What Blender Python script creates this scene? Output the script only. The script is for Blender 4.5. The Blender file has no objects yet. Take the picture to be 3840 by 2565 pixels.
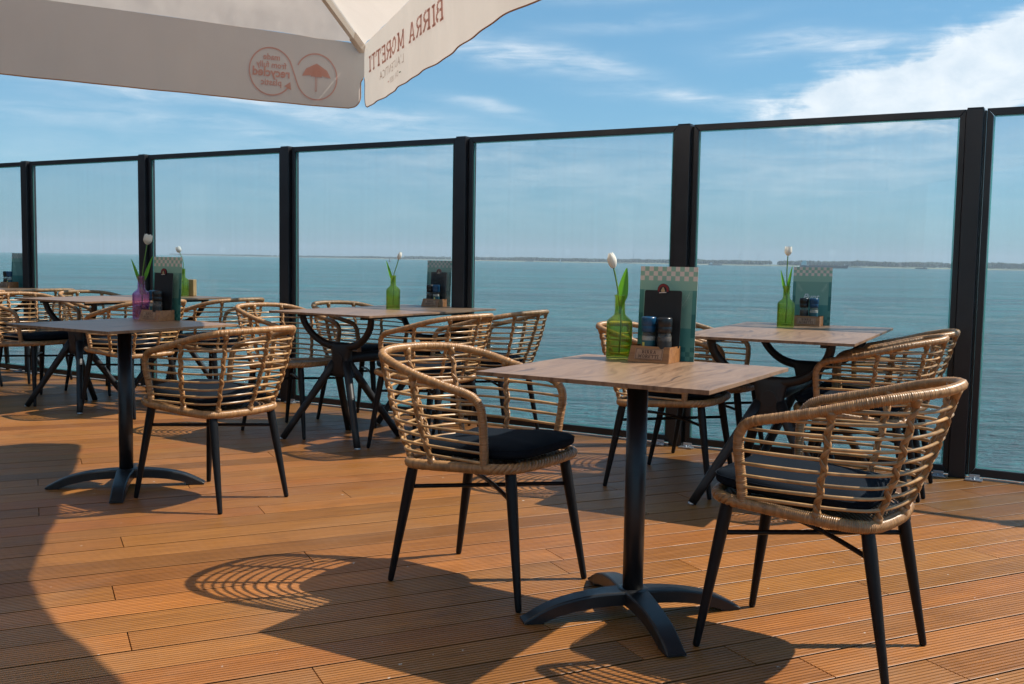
import bpy, bmesh, math, random
import numpy as np
from mathutils import Vector, Matrix

random.seed(7)
RNG = np.random.default_rng(11)
PI = math.pi
rad = math.radians
scene = bpy.context.scene
COL = scene.collection

# ------------------------------------------------------------------ helpers
def tag(o, label=None, cat=None, group=None, kind=None):
    if label: o['label'] = label
    if cat: o['category'] = cat
    if group: o['group'] = group
    if kind: o['kind'] = kind
    return o

def empty(name, loc=(0, 0, 0), rz=0.0):
    o = bpy.data.objects.new(name, None)
    o.empty_display_size = 0.1
    COL.objects.link(o)
    o.location = loc
    o.rotation_euler = (0, 0, rz)
    return o

def copy_tree(o, parent=None):
    c = o.copy()
    COL.objects.link(c)
    c.parent = parent
    for ch in list(o.children):
        copy_tree(ch, c)
    return c

class MB:
    """collects geometry for ONE mesh object"""
    def __init__(self):
        self.v = []; self.f = []; self.sm = []; self.tone = []; self.mi = []; self.n = 0
    def add(self, verts, faces, smooth=False, tone=1.0, mi=0):
        verts = [tuple(map(float, p)) for p in verts]
        b = self.n
        self.v += verts
        self.n += len(verts)
        for q in faces:
            self.f.append(tuple(int(i) + b for i in q))
            self.sm.append(smooth)
            self.mi.append(mi)
        if np.isscalar(tone): self.tone += [float(tone)] * len(verts)
        else: self.tone += [float(t) for t in tone]
        return self
    def box(self, c, s, rz=0.0, ch=0.0, tone=1.0, mi=0, M=None):
        hx, hy, hz = s[0] / 2, s[1] / 2, s[2] / 2
        bm = bmesh.new()
        bmesh.ops.create_cube(bm, size=1.0)
        for v in bm.verts: v.co = Vector((v.co.x * s[0], v.co.y * s[1], v.co.z * s[2]))
        if ch > 0:
            bmesh.ops.bevel(bm, geom=list(bm.edges), offset=ch, segments=2, profile=0.6, affect='EDGES')
        T = Matrix.Translation(Vector(c)) @ Matrix.Rotation(rz, 4, 'Z')
        if M is not None: T = M @ T
        bm.verts.ensure_lookup_table()
        vs = [T @ v.co for v in bm.verts]
        bm.verts.index_update()
        fs = [[v.index for v in f.verts] for f in bm.faces]
        bm.free()
        return self.add(vs, fs, False, tone, mi)
    def tube(self, pts, r, n=8, closed=False, cap=True, tone=1.0, smooth=True, flat=1.0):
        P = np.asarray(pts, float); N = len(P)
        r = np.broadcast_to(np.asarray(r, float), (N,))
        if closed: T = np.roll(P, -1, 0) - np.roll(P, 1, 0)
        else: T = np.gradient(P, axis=0)
        T /= np.linalg.norm(T, axis=1)[:, None] + 1e-12
        a = np.array([0, 0, 1.0]) if abs(T[0][2]) < 0.9 else np.array([1.0, 0, 0])
        nn = a - T[0] * (a @ T[0]); nn /= np.linalg.norm(nn)
        V = np.zeros((N, n, 3)); ang = np.arange(n) * 2 * PI / n
        ca, sa = np.cos(ang)[:, None], np.sin(ang)[:, None]
        for i in range(N):
            nn = nn - T[i] * (nn @ T[i]); nn /= np.linalg.norm(nn) + 1e-12
            b = np.cross(T[i], nn)
            V[i] = P[i] + r[i] * (ca * nn * flat + sa * b)
        F = []
        M = N if closed else N - 1
        for i in range(M):
            k = (i + 1) % N
            for j in range(n):
                l = (j + 1) % n
                F.append((i * n + j, i * n + l, k * n + l, k * n + j))
        if cap and not closed:
            F.append(tuple(range(n - 1, -1, -1)))
            F.append(tuple((N - 1) * n + j for j in range(n)))
        tt = tone if np.isscalar(tone) else np.repeat(np.asarray(tone), n)
        return self.add(V.reshape(-1, 3), F, smooth, tt)
    def lathe(self, prof, n=24, c=(0, 0, 0), rib=0.0, nr=0, r0=0, z1=1e9, capb=True, capt=False, tone=1.0):
        V = []; F = []
        for (r, z) in prof:
            for j in range(n):
                a = 2 * PI * j / n
                rr = r
                if rib and r0 < z < z1: rr = r * (1 + rib * (abs(math.cos(a * nr / 2)) - 0.6))
                V.append((c[0] + rr * math.cos(a), c[1] + rr * math.sin(a), c[2] + z))
        for i in range(len(prof) - 1):
            for j in range(n):
                l = (j + 1) % n
                F.append((i * n + j, i * n + l, (i + 1) * n + l, (i + 1) * n + j))
        if capb: F.append(tuple(range(n - 1, -1, -1)))
        if capt: F.append(tuple((len(prof) - 1) * n + j for j in range(n)))
        return self.add(V, F, True, tone)
    def grid(self, fn, nu, nv, smooth=True, tone=1.0, flip=False, mi=0):
        V = [fn(i / nu, j / nv) for i in range(nu + 1) for j in range(nv + 1)]
        F = []
        for i in range(nu):
            for j in range(nv):
                q = (i * (nv + 1) + j, (i + 1) * (nv + 1) + j, (i + 1) * (nv + 1) + j + 1, i * (nv + 1) + j + 1)
                F.append(q[::-1] if flip else q)
        return self.add(V, F, smooth, tone, mi)
    def build(self, name, mats, parent=None, loc=None, rot=None):
        me = bpy.data.meshes.new(name)
        me.from_pydata(self.v, [], self.f)
        me.polygons.foreach_set('use_smooth', self.sm)
        if not isinstance(mats, (list, tuple)): mats = [mats]
        for m in mats: me.materials.append(m)
        if len(mats) > 1: me.polygons.foreach_set('material_index', self.mi)
        at = me.attributes.new('tone', 'FLOAT', 'POINT')
        at.data.foreach_set('value', self.tone)
        me.update()
        o = bpy.data.objects.new(name, me)
        COL.objects.link(o)
        if parent is not None: o.parent = parent
        if loc is not None: o.location = loc
        if rot is not None: o.rotation_euler = rot
        return o

def spline(pts, closed=False, step=0.01):
    """Catmull-Rom through pts, resampled at even arc length"""
    P = [np.asarray(p, float) for p in pts]
    n = len(P); out = []
    segs = n if closed else n - 1
    for i in range(segs):
        if closed: p0, p1, p2, p3 = P[(i - 1) % n], P[i], P[(i + 1) % n], P[(i + 2) % n]
        else:
            p1, p2 = P[i], P[i + 1]
            p0 = P[i - 1] if i else 2 * p1 - p2
            p3 = P[i + 2] if i + 2 < n else 2 * p2 - p1
        for t in np.linspace(0, 1, 24, endpoint=False):
            out.append(0.5 * ((2 * p1) + (-p0 + p2) * t + (2 * p0 - 5 * p1 + 4 * p2 - p3) * t * t + (-p0 + 3 * p1 - 3 * p2 + p3) * t ** 3))
    out.append(P[0] if closed else P[-1])
    out = np.array(out)
    d = np.r_[0, np.cumsum(np.linalg.norm(np.diff(out, axis=0), axis=1))]
    m = max(3, int(round(d[-1] / step)) + 1)
    s = np.linspace(0, d[-1], m)
    R = np.stack([np.interp(s, d, out[:, k]) for k in range(out.shape[1])], 1)
    return R[:-1] if closed else R

# ------------------------------------------------------------------ materials
def new_mat(name):
    m = bpy.data.materials.new(name); m.use_nodes = True
    nt = m.node_tree; nt.nodes.clear()
    out = nt.nodes.new('ShaderNodeOutputMaterial')
    return m, nt, out

class NT:
    def __init__(self, nt): self.nt = nt
    def n(self, t, **kw):
        nd = self.nt.nodes.new(t)
        for k, v in kw.items(): setattr(nd, k, v)
        return nd
    def l(self, a, b): self.nt.links.new(a, b)
    def set(self, sock, v):
        if hasattr(v, 'is_output') or isinstance(v, bpy.types.NodeSocket): self.l(v, sock)
        else: sock.default_value = v
    def math(self, op, a, b=None, c=None, clamp=False):
        nd = self.n('ShaderNodeMath', operation=op); nd.use_clamp = clamp
        self.set(nd.inputs[0], a)
        if b is not None: self.set(nd.inputs[1], b)
        if c is not None: self.set(nd.inputs[2], c)
        return nd.outputs[0]
    def mix(self, f, a, b, blend='MIX'):
        nd = self.n('ShaderNodeMix', data_type='RGBA', blend_type=blend)
        self.set(nd.inputs[0], f); self.set(nd.inputs[6], a); self.set(nd.inputs[7], b)
        return nd.outputs[2]
    def noise(self, vec, scale, detail=4, rough=0.55, dist=0.0):
        nd = self.n('ShaderNodeTexNoise')
        if vec is not None: self.l(vec, nd.inputs['Vector'])
        nd.inputs['Scale'].default_value = scale; nd.inputs['Detail'].default_value = detail
        nd.inputs['Roughness'].default_value = rough; nd.inputs['Distortion'].default_value = dist
        return nd.outputs['Fac']
    def mapping(self, vec, scale=(1, 1, 1), loc=(0, 0, 0), rot=(0, 0, 0)):
        nd = self.n('ShaderNodeMapping')
        self.l(vec, nd.inputs[0]); nd.inputs['Location'].default_value = loc
        nd.inputs['Rotation'].default_value = rot; nd.inputs['Scale'].default_value = scale
        return nd.outputs[0]
    def ramp(self, f, stops, interp='LINEAR'):
        nd = self.n('ShaderNodeValToRGB'); cr = nd.color_ramp; cr.interpolation = interp
        while len(cr.elements) < len(stops): cr.elements.new(0.5)
        for e, (p, c) in zip(cr.elements, stops):
            e.position = p; e.color = (*c, 1) if len(c) == 3 else c
        self.l(f, nd.inputs[0])
        return nd.outputs[0]
    def maprange(self, f, a, b, c=0.0, d=1.0, smooth=False):
        nd = self.n('ShaderNodeMapRange')
        if smooth: nd.interpolation_type = 'SMOOTHSTEP'
        self.set(nd.inputs[0], f)
        for i, v in enumerate((a, b, c, d)): self.set(nd.inputs[1 + i], v)
        return nd.outputs[0]
    def bump(self, h, dist, strength=1.0, normal=None):
        nd = self.n('ShaderNodeBump'); nd.inputs['Strength'].default_value = strength
        nd.inputs['Distance'].default_value = dist
        self.l(h, nd.inputs['Height'])
        if normal is not None: self.l(normal, nd.inputs['Normal'])
        return nd.outputs[0]
    def obj(self): return self.n('ShaderNodeTexCoord').outputs['Object']
    def attr(self, name): return self.n('ShaderNodeAttribute', attribute_name=name).outputs['Fac']

def principled(name, col, rough=0.5, spec=0.5, metal=0.0, var=0.0, vscale=30, bump=0.0, bscale=200, sheen=0.0, tone=False, coat=0.0, rvar=0.0, trans=0.0):
    m, nt, out = new_mat(name); k = NT(nt)
    b = k.n('ShaderNodeBsdfPrincipled'); k.l(b.outputs[0], out.inputs[0])
    b.inputs['Roughness'].default_value = rough
    b.inputs['Specular IOR Level'].default_value = spec
    b.inputs['Metallic'].default_value = metal
    b.inputs['Coat Weight'].default_value = coat
    if sheen:
        b.inputs['Sheen Weight'].default_value = sheen; b.inputs['Sheen Roughness'].default_value = 0.5
    c = (*col, 1)
    ob = k.obj()
    src = None
    if var:
        f = k.noise(ob, vscale, 4)
        lo = tuple(x * (1 - var) for x in col) + (1,); hi = tuple(min(1, x * (1 + var)) for x in col) + (1,)
        src = k.mix(k.maprange(f, 0.3, 0.7), lo, hi)
    if tone:
        g = k.n('ShaderNodeCombineColor')
        t = k.attr('tone')
        for i in range(3): k.l(t, g.inputs[i])
        src = k.mix(1.0, src if src is not None else c, g.outputs[0], 'MULTIPLY')
    if src is not None: k.l(src, b.inputs['Base Color'])
    else: b.inputs['Base Color'].default_value = c
    if rvar:
        f = k.noise(ob, vscale * 0.7, 3)
        k.l(k.maprange(f, 0.3, 0.7, rough - rvar, rough + rvar), b.inputs['Roughness'])
    if bump: k.l(k.bump(k.noise(ob, bscale, 3), bump), b.inputs['Normal'])
    return m

def mat_fabric(name, col, trans):
    m, nt, out = new_mat(name); k = NT(nt)
    d = k.n('ShaderNodeBsdfDiffuse'); t = k.n('ShaderNodeBsdfTranslucent'); mx = k.n('ShaderNodeMixShader')
    ob = k.obj()
    f = k.noise(ob, 3, 4)
    c = k.mix(k.maprange(f, 0.3, 0.7), tuple(x * 0.95 for x in col) + (1,), (*col, 1))
    k.l(c, d.inputs[0]); k.l(c, t.inputs[0]); mx.inputs[0].default_value = trans
    nrm = k.bump(k.noise(k.mapping(ob, (3.0, 3.0, 0.9)), 1.6, 2, 0.45), 0.05, 0.45)
    k.l(nrm, d.inputs['Normal']); k.l(nrm, t.inputs['Normal'])
    k.l(d.outputs[0], mx.inputs[1]); k.l(t.outputs[0], mx.inputs[2]); k.l(mx.outputs[0], out.inputs[0])
    return m

def mat_glass(name, tint, haze=0.03, body=None, streak=False, ior=1.45, rough=0.0):
    """clear coloured glass: light passes tinted, surface reflects by Fresnel, a little dust scatters"""
    m, nt, out = new_mat(name); k = NT(nt)
    tr = k.n('ShaderNodeBsdfTransparent'); tr.inputs[0].default_value = (*tint, 1)
    gl = k.n('ShaderNodeBsdfGlossy'); gl.inputs['Roughness'].default_value = rough
    f0 = ((ior - 1) / (ior + 1)) ** 2
    lw = k.n('ShaderNodeLayerWeight'); lw.inputs[0].default_value = 0.5
    fr = k.math('ADD', k.math('MULTIPLY', k.math('POWER', lw.outputs['Facing'], 5.0), 1 - f0), f0)
    m1 = k.n('ShaderNodeMixShader'); k.l(fr, m1.inputs[0])
    k.l(tr.outputs[0], m1.inputs[1]); k.l(gl.outputs[0], m1.inputs[2])
    df = k.n('ShaderNodeBsdfDiffuse'); tl = k.n('ShaderNodeBsdfTranslucent')
    bc = (*(body or (0.8, 0.82, 0.8)), 1)
    df.inputs[0].default_value = bc; tl.inputs[0].default_value = bc
    ad = k.n('ShaderNodeMixShader'); k.l(df.outputs[0], ad.inputs[1]); k.l(tl.outputs[0], ad.inputs[2])
    m2 = k.n('ShaderNodeMixShader')
    if streak:
        ob = k.obj()
        a = k.noise(k.mapping(ob, (34, 34, 0.7)), 1.0, 5, 0.6)
        b = k.noise(ob, 3.0, 4)
        f = k.math('MULTIPLY', k.maprange(a, 0.4, 0.75), k.maprange(b, 0.3, 0.7, 0.3, 1.0))
        sp = k.noise(ob, 60, 2)
        f = k.math('ADD', k.math('MULTIPLY', f, haze), k.maprange(sp, 0.74, 0.8, 0.0, haze * 1.5))
        f = k.math('ADD', f, haze * 0.5)
        k.l(f, m2.inputs[0])
    else: m2.inputs[0].default_value = haze
    k.l(m1.outputs[0], m2.inputs[1]); k.l(ad.outputs[0], m2.inputs[2])
    k.l(m2.outputs[0], out.inputs[0])
    return m

def mat_deck():
    m, nt, out = new_mat('bamboo_decking'); k = NT(nt)
    b = k.n('ShaderNodeBsdfPrincipled'); k.l(b.outputs[0], out.inputs[0])
    ob = k.obj(); t = k.attr('tone')
    off = k.n('ShaderNodeCombineXYZ'); k.l(k.math('MULTIPLY', t, 37.0), off.inputs[0]); k.l(k.math('MULTIPLY', t, 11.0), off.inputs[1])
    va = k.n('ShaderNodeVectorMath', operation='ADD'); k.l(k.mapping(ob, (1, 1, 1), rot=(0, 0, -0.44266)), va.inputs[0]); k.l(off.outputs[0], va.inputs[1])
    v = va.outputs[0]
    g = k.noise(k.mapping(v, (5, 190, 5)), 1.0, 5, 0.65)
    big = k.noise(v, 2.6, 4)
    g2 = k.noise(k.mapping(v, (1.6, 40, 1)), 1.0, 4, 0.6)
    c = k.mix(k.maprange(g, 0.3, 0.7), (0.200, 0.075, 0.0165, 1), (0.440, 0.168, 0.038, 1))
    c = k.mix(k.maprange(g2, 0.35, 0.75, 0, 0.55), c, (0.155, 0.058, 0.015, 1))
    c = k.mix(k.maprange(big, 0.35, 0.75, 0, 0.30), c, (0.35, 0.160, 0.066, 1))
    gt = k.n('ShaderNodeCombineColor')
    for i in range(3): k.l(t, gt.inputs[i])
    c = k.mix(1.0, c, gt.outputs[0], 'MULTIPLY')
    # boards differ in hue too: some redder, some more yellow
    hue = k.math('FRACT', k.math('MULTIPLY', t, 57.3))
    c = k.mix(1.0, c, k.mix(hue, (1.02, 0.97, 0.96, 1), (0.97, 1.05, 0.98, 1)), 'MULTIPLY')
    # worn, dusty patches and darker damp stains
    st = k.noise(k.mapping(ob, (1, 1, 0)), 1.3, 6, 0.62, 0.8)
    c = k.mix(k.maprange(st, 0.52, 0.74, 0, 0.38), c, (0.30, 0.185, 0.105, 1))
    st2 = k.noise(k.mapping(ob, (1, 1, 0), loc=(7, 3, 0)), 2.1, 6, 0.65, 0.5)
    c = k.mix(k.maprange(st2, 0.56, 0.76, 0, 0.45), c, (0.085, 0.036, 0.012, 1))
    sp = k.noise(k.mapping(ob, (1, 1, 0)), 38, 2, 0.5)
    sp2 = k.noise(ob, 5, 2)
    f = k.math('MULTIPLY', k.maprange(sp, 0.725, 0.75), k.maprange(sp2, 0.5, 0.6))
    c = k.mix(f, c, (0.55, 0.47, 0.40, 1))
    k.l(c, b.inputs['Base Color'])
    k.l(k.maprange(big, 0.3, 0.7, 0.38, 0.52), b.inputs['Roughness'])
    b.inputs['Specular IOR Level'].default_value = 0.36
    k.l(k.bump(g, 0.0012, 0.7), b.inputs['Normal'])
    return m

def mat_tabletop():
    m, nt, out = new_mat('oak_laminate'); k = NT(nt)
    b = k.n('ShaderNodeBsdfPrincipled'); k.l(b.outputs[0], out.inputs[0])
    ti = k.n('ShaderNodeObjectInfo').outputs['Random']
    cx = k.n('ShaderNodeCombineXYZ'); k.l(k.math('MULTIPLY', ti, 9.0), cx.inputs[0]); k.l(k.math('MULTIPLY', ti, 5.0), cx.inputs[1])
    va = k.n('ShaderNodeVectorMath', operation='ADD'); k.l(k.obj(), va.inputs[0]); k.l(cx.outputs[0], va.inputs[1])
    v = va.outputs[0]
    warp = k.n('ShaderNodeTexNoise'); k.l(k.mapping(v, (2.2, 1.1, 1)), warp.inputs['Vector']); warp.inputs['Scale'].default_value = 2.0
    wv = k.n('ShaderNodeVectorMath', operation='SCALE'); k.l(warp.outputs['Color'], wv.inputs[0]); wv.inputs['Scale'].default_value = 0.22
    vb = k.n('ShaderNodeVectorMath', operation='ADD'); k.l(v, vb.inputs[0]); k.l(wv.outputs[0], vb.inputs[1])
    g = k.noise(k.mapping(vb.outputs[0], (42, 2.4, 1)), 1.0, 6, 0.62)
    fine = k.noise(k.mapping(v, (260, 9, 1)), 1.0, 3, 0.6)
    crack = k.noise(k.mapping(vb.outputs[0], (17, 1.5, 1), loc=(3, 1, 0)), 1.0, 5, 0.68, 0.6)
    c = k.ramp(g, [(0.28, (0.090, 0.050, 0.029)), (0.42, (0.205, 0.118, 0.068)), (0.58, (0.30, 0.180, 0.105)), (0.72, (0.140, 0.079, 0.046))])
    c = k.mix(k.maprange(fine, 0.45, 0.7, 0, 0.35), c, (0.17, 0.105, 0.07, 1))
    c = k.mix(k.maprange(crack, 0.58, 0.70, 0, 0.88), c, (0.050, 0.032, 0.026, 1))
    k.l(c, b.inputs['Base Color'])
    b.inputs['Roughness'].default_value = 0.38
    b.inputs['Specular IOR Level'].default_value = 0.36
    k.l(k.bump(fine, 0.0006, 0.5), b.inputs['Normal'])
    return m

def mat_wood(name, c0, c1, axis=0, rough=0.4):
    m, nt, out = new_mat(name); k = NT(nt)
    b = k.n('ShaderNodeBsdfPrincipled'); k.l(b.outputs[0], out.inputs[0])
    s = [90, 90, 90]; s[axis] = 9
    g = k.noise(k.mapping(k.obj(), s), 1.0, 4, 0.6, 0.4)
    k.l(k.mix(k.maprange(g, 0.3, 0.7), (*c0, 1), (*c1, 1)), b.inputs['Base Color'])
    b.inputs['Roughness'].default_value = rough
    return m

def mat_sea():
    m, nt, out = new_mat('sea_water'); k = NT(nt)
    b = k.n('ShaderNodeBsdfPrincipled'); k.l(b.outputs[0], out.inputs[0])
    ob = k.obj()
    big = k.noise(k.mapping(ob, (0.006, 0.02, 1), rot=(0, 0, 0.12)), 1.0, 4, 0.6)
    p2 = k.noise(k.mapping(ob, (0.035, 0.13, 1), rot=(0, 0, 0.15)), 1.0, 5, 0.6, 0.4)
    p3 = k.noise(k.mapping(ob, (0.28, 0.85, 1), rot=(0, 0, -0.1)), 1.0, 5, 0.6, 0.3)
    band = k.noise(k.mapping(ob, (0.0012, 0.011, 1)), 1.0, 4, 0.6, 0.3)
    f = k.math('ADD', k.math('ADD', k.math('MULTIPLY', big, 0.25), k.math('MULTIPLY', band, 0.25)), k.math('ADD', k.math('MULTIPLY', p2, 0.25), k.math('MULTIPLY', p3, 0.25)))
    k.l(k.mix(k.maprange(f, 0.40, 0.60), (0.002, 0.105, 0.140, 1), (0.050, 0.500, 0.500, 1)), b.inputs['Base Color'])
    b.inputs['Roughness'].default_value = 0.11
    b.inputs['IOR'].default_value = 1.33
    w1 = k.noise(k.mapping(ob, (0.16, 0.34, 1), rot=(0, 0, 0.25)), 1.0, 6, 0.62, 0.4)
    w2 = k.noise(k.mapping(ob, (1.1, 2.3, 1), rot=(0, 0, -0.2)), 1.0, 5, 0.62, 0.3)
    w3 = k.noise(k.mapping(ob, (0.02, 0.055, 1), rot=(0, 0, 0.1)), 1.0, 5, 0.6, 0.3)
    h = k.math('ADD', k.math('ADD', k.math('MULTIPLY', w1, 1.0), k.math('MULTIPLY', w2, 0.62)), k.math('MULTIPLY', w3, 7.0))
    k.l(k.bump(h, 9.0, 1.0), b.inputs['Normal'])
    return m

def mat_weave():
    m, nt, out = new_mat('woven_wicker'); k = NT(nt)
    b = k.n('ShaderNodeBsdfPrincipled'); k.l(b.outputs[0], out.inputs[0])
    ob = k.obj()
    sx = k.n('ShaderNodeSeparateXYZ'); k.l(ob, sx.inputs[0])
    a = k.math('SINE', k.math('MULTIPLY', sx.outputs[0], 420.0)); c = k.math('SINE', k.math('MULTIPLY', sx.outputs[1], 300.0))
    h = k.math('MULTIPLY', a, c)
    k.l(k.mix(k.maprange(k.noise(ob, 120, 2), 0.3, 0.7), (0.16, 0.085, 0.038, 1), (0.30, 0.16, 0.070, 1)), b.inputs['Base Color'])
    b.inputs['Roughness'].default_value = 0.4
    k.l(k.bump(h, 0.003, 1.0), b.inputs['Normal'])
    return m

M = dict(
    deck=mat_deck(), top=mat_tabletop(), sea=mat_sea(), weave=mat_weave(),
    base=principled('deck_underlay', (0.02, 0.018, 0.016), 0.9),
    metal=principled('black_metal', (0.0085, 0.009, 0.0105), 0.40, 0.22, var=0.15, vscale=25, bump=0.0002, bscale=900),
    plastic=principled('black_resin', (0.012, 0.012, 0.0135), 0.46, 0.42, var=0.15, vscale=18, bump=0.0002, bscale=700),
    cast=principled('cast_black', (0.010, 0.011, 0.013), 0.36, 0.5, var=0.2, vscale=30, bump=0.0003, bscale=500),
    frame=principled('anthracite_frame', (0.020, 0.0195, 0.022), 0.36, 0.5, var=0.2, vscale=6, rvar=0.08),
    wicker=principled('wicker_wrap', (0.350, 0.184, 0.074), 0.32, 0.55, var=0.28, vscale=45, tone=True),
    cane=principled('cane_rod', (0.430, 0.247, 0.103), 0.29, 0.6, var=0.38, vscale=22, tone=True),
    cushion=principled('navy_cushion', (0.0085, 0.0125, 0.0185), 0.9, 0.06, var=0.25, vscale=300, bump=0.0010, bscale=420),
    pane=mat_glass('screen_glass', (0.880, 0.922, 0.945), 0.042, streak=True),
    gasket=mat_glass('glass_edge', (0.5, 0.8, 0.76), 0.3, (0.4, 0.75, 0.7)),
    green=mat_glass('green_glass', (0.84, 0.905, 0.50), 0.11, (0.28, 0.42, 0.05), ior=1.7),
    purple=mat_glass('purple_glass', (0.93, 0.74, 0.915), 0.13, (0.62, 0.27, 0.58), ior=1.7),
    water=mat_glass('vase_water', (0.90, 0.92, 0.80), 0.02, ior=1.2),
    clear=mat_glass('jar_glass', (0.82, 0.82, 0.80), 0.2, (0.35, 0.33, 0.30)),
    canvas=mat_fabric('parasol_canvas', (0.80, 0.715, 0.64), 0.42),
    hem=principled('brown_hem', (0.40, 0.21, 0.10), 0.8),
    ink=mat_fabric('faded_red_print', (0.70, 0.41, 0.36), 0.36),
    inkd=mat_fabric('faded_grey_print', (0.60, 0.50, 0.44), 0.34),
    inkg=principled('faded_green_print', (0.10, 0.22, 0.13), 0.8),
    alu=principled('pale_aluminium', (0.62, 0.59, 0.54), 0.45, 0.5, var=0.05, vscale=10),
    stem=principled('tulip_stem', (0.10, 0.22, 0.035), 0.5, var=0.2, vscale=60),
    petal=mat_fabric('tulip_petal', (0.90, 0.875, 0.80), 0.35),
    caddy=mat_wood('acacia_caddy', (0.20, 0.078, 0.026), (0.38, 0.165, 0.052)),
    block=mat_wood('olive_wood_block', (0.30, 0.17, 0.06), (0.55, 0.36, 0.16), axis=2),
    plaque=principled('plaque_leather', (0.36, 0.20, 0.115), 0.6, var=0.15, vscale=120),
    burnt=principled('burnt_lettering', (0.06, 0.022, 0.012), 0.8),
    blue=principled('blue_cap', (0.008, 0.060, 0.135), 0.3, 0.5),
    black=principled('black_cap', (0.010, 0.010, 0.012), 0.28, 0.5),
    salt=principled('salt_filling', (0.62, 0.58, 0.52), 0.8, var=0.3, vscale=400),
    pepper=principled('pepper_filling', (0.09, 0.06, 0.045), 0.8, var=0.5, vscale=500),
    lab=principled('label_teal', (0.015, 0.09, 0.11), 0.5), labk=principled('label_black', (0.02, 0.018, 0.016), 0.5),
    yellow=principled('yellow_seal', (0.55, 0.50, 0.12), 0.5),
    board=principled('chalk_black_board', (0.012, 0.012, 0.013), 0.5, 0.4, var=0.2, vscale=20),
    red=principled('badge_red', (0.22, 0.015, 0.015), 0.4), tan=principled('badge_tan', (0.45, 0.30, 0.16), 0.5),
    cream=principled('menu_cream', (0.74, 0.63, 0.55), 0.6), mint=principled('menu_mint', (0.29, 0.48, 0.37), 0.55),
    sage=principled('menu_sage', (0.19, 0.37, 0.29), 0.55), teal=principled('menu_teal', (0.070, 0.25, 0.215), 0.55),
    deep=principled('menu_deep_teal', (0.022, 0.155, 0.145), 0.55), line=principled('menu_pale_line', (0.42, 0.60, 0.50), 0.6),
    white=principled('menu_white', (0.72, 0.74, 0.72), 0.6),
    clip=principled('zinc_foot_plate', (0.55, 0.57, 0.60), 0.3, metal=0.8),
    slate=principled('grey_render', (0.20, 0.20, 0.19), 0.8, var=0.1, vscale=2),
    shore=principled('shore_land', (0.10, 0.13, 0.055), 0.9, var=0.3, vscale=0.01),
    sand=principled('shore_sand', (0.42, 0.36, 0.25), 0.9),
    wood_far=principled('far_trees', (0.030, 0.050, 0.022), 0.9, var=0.35, vscale=0.03),
    turbine=principled('turbine_white', (0.62, 0.64, 0.66), 0.5),
    hull=principled('ship_hull', (0.035, 0.04, 0.06), 0.6), house=principled('ship_white', (0.75, 0.75, 0.74), 0.5),
    rust=principled('ship_deck', (0.16, 0.09, 0.07), 0.7), navy=principled('ship_blue', (0.03, 0.05, 0.10), 0.6),
)
leafm, nt_, out_ = new_mat('tulip_leaf'); k_ = NT(nt_)
d_ = k_.n('ShaderNodeBsdfPrincipled'); d_.inputs['Roughness'].default_value = 0.4
t_ = k_.n('ShaderNodeBsdfTranslucent'); t_.inputs[0].default_value = (0.22, 0.62, 0.03, 1); x_ = k_.n('ShaderNodeMixShader'); x_.inputs[0].default_value = 0.45
gf_ = k_.noise(k_.mapping(k_.obj(), (90, 90, 8)), 1.0, 3)
k_.l(k_.mix(gf_, (0.06, 0.17, 0.02, 1), (0.13, 0.33, 0.04, 1)), d_.inputs[0])
k_.l(d_.outputs[0], x_.inputs[1]); k_.l(t_.outputs[0], x_.inputs[2]); k_.l(x_.outputs[0], out_.inputs[0])
M['leaf'] = leafm

# ------------------------------------------------------------------ text
def text_mesh(s, size, bold=0.0, shear=0.0, spacing=1.0, xs=1.0):
    """triangles of a line of text; x from 0, baseline at y=0"""
    cu = bpy.data.curves.new('lettering', 'FONT'); cu.body = s; cu.size = size; cu.offset = bold
    cu.shear = shear; cu.space_character = spacing; cu.resolution_u = 3; cu.fill_mode = 'FRONT'
    o = bpy.data.objects.new('lettering', cu); COL.objects.link(o)
    bpy.context.view_layer.update()
    dg = bpy.context.evaluated_depsgraph_get()
    me = bpy.data.meshes.new_from_object(o.evaluated_get(dg))
    V = [(v.co.x * xs, v.co.y) for v in me.vertices]; F = [tuple(p.vertices) for p in me.polygons]
    bpy.data.meshes.remove(me); bpy.data.objects.remove(o); bpy.data.curves.remove(cu)
    x0 = min(v[0] for v in V); x1 = max(v[0] for v in V)
    return [(x - x0, y) for x, y in V], F, x1 - x0

def stroke2d(a, b, w):
    ax, ay = a; bx, by = b; dx, dy = bx - ax, by - ay; L = math.hypot(dx, dy); nx, ny = -dy / L * w / 2, dx / L * w / 2
    return [(ax + nx, ay + ny), (bx + nx, by + ny), (bx - nx, by - ny), (ax - nx, ay - ny)]

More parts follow.
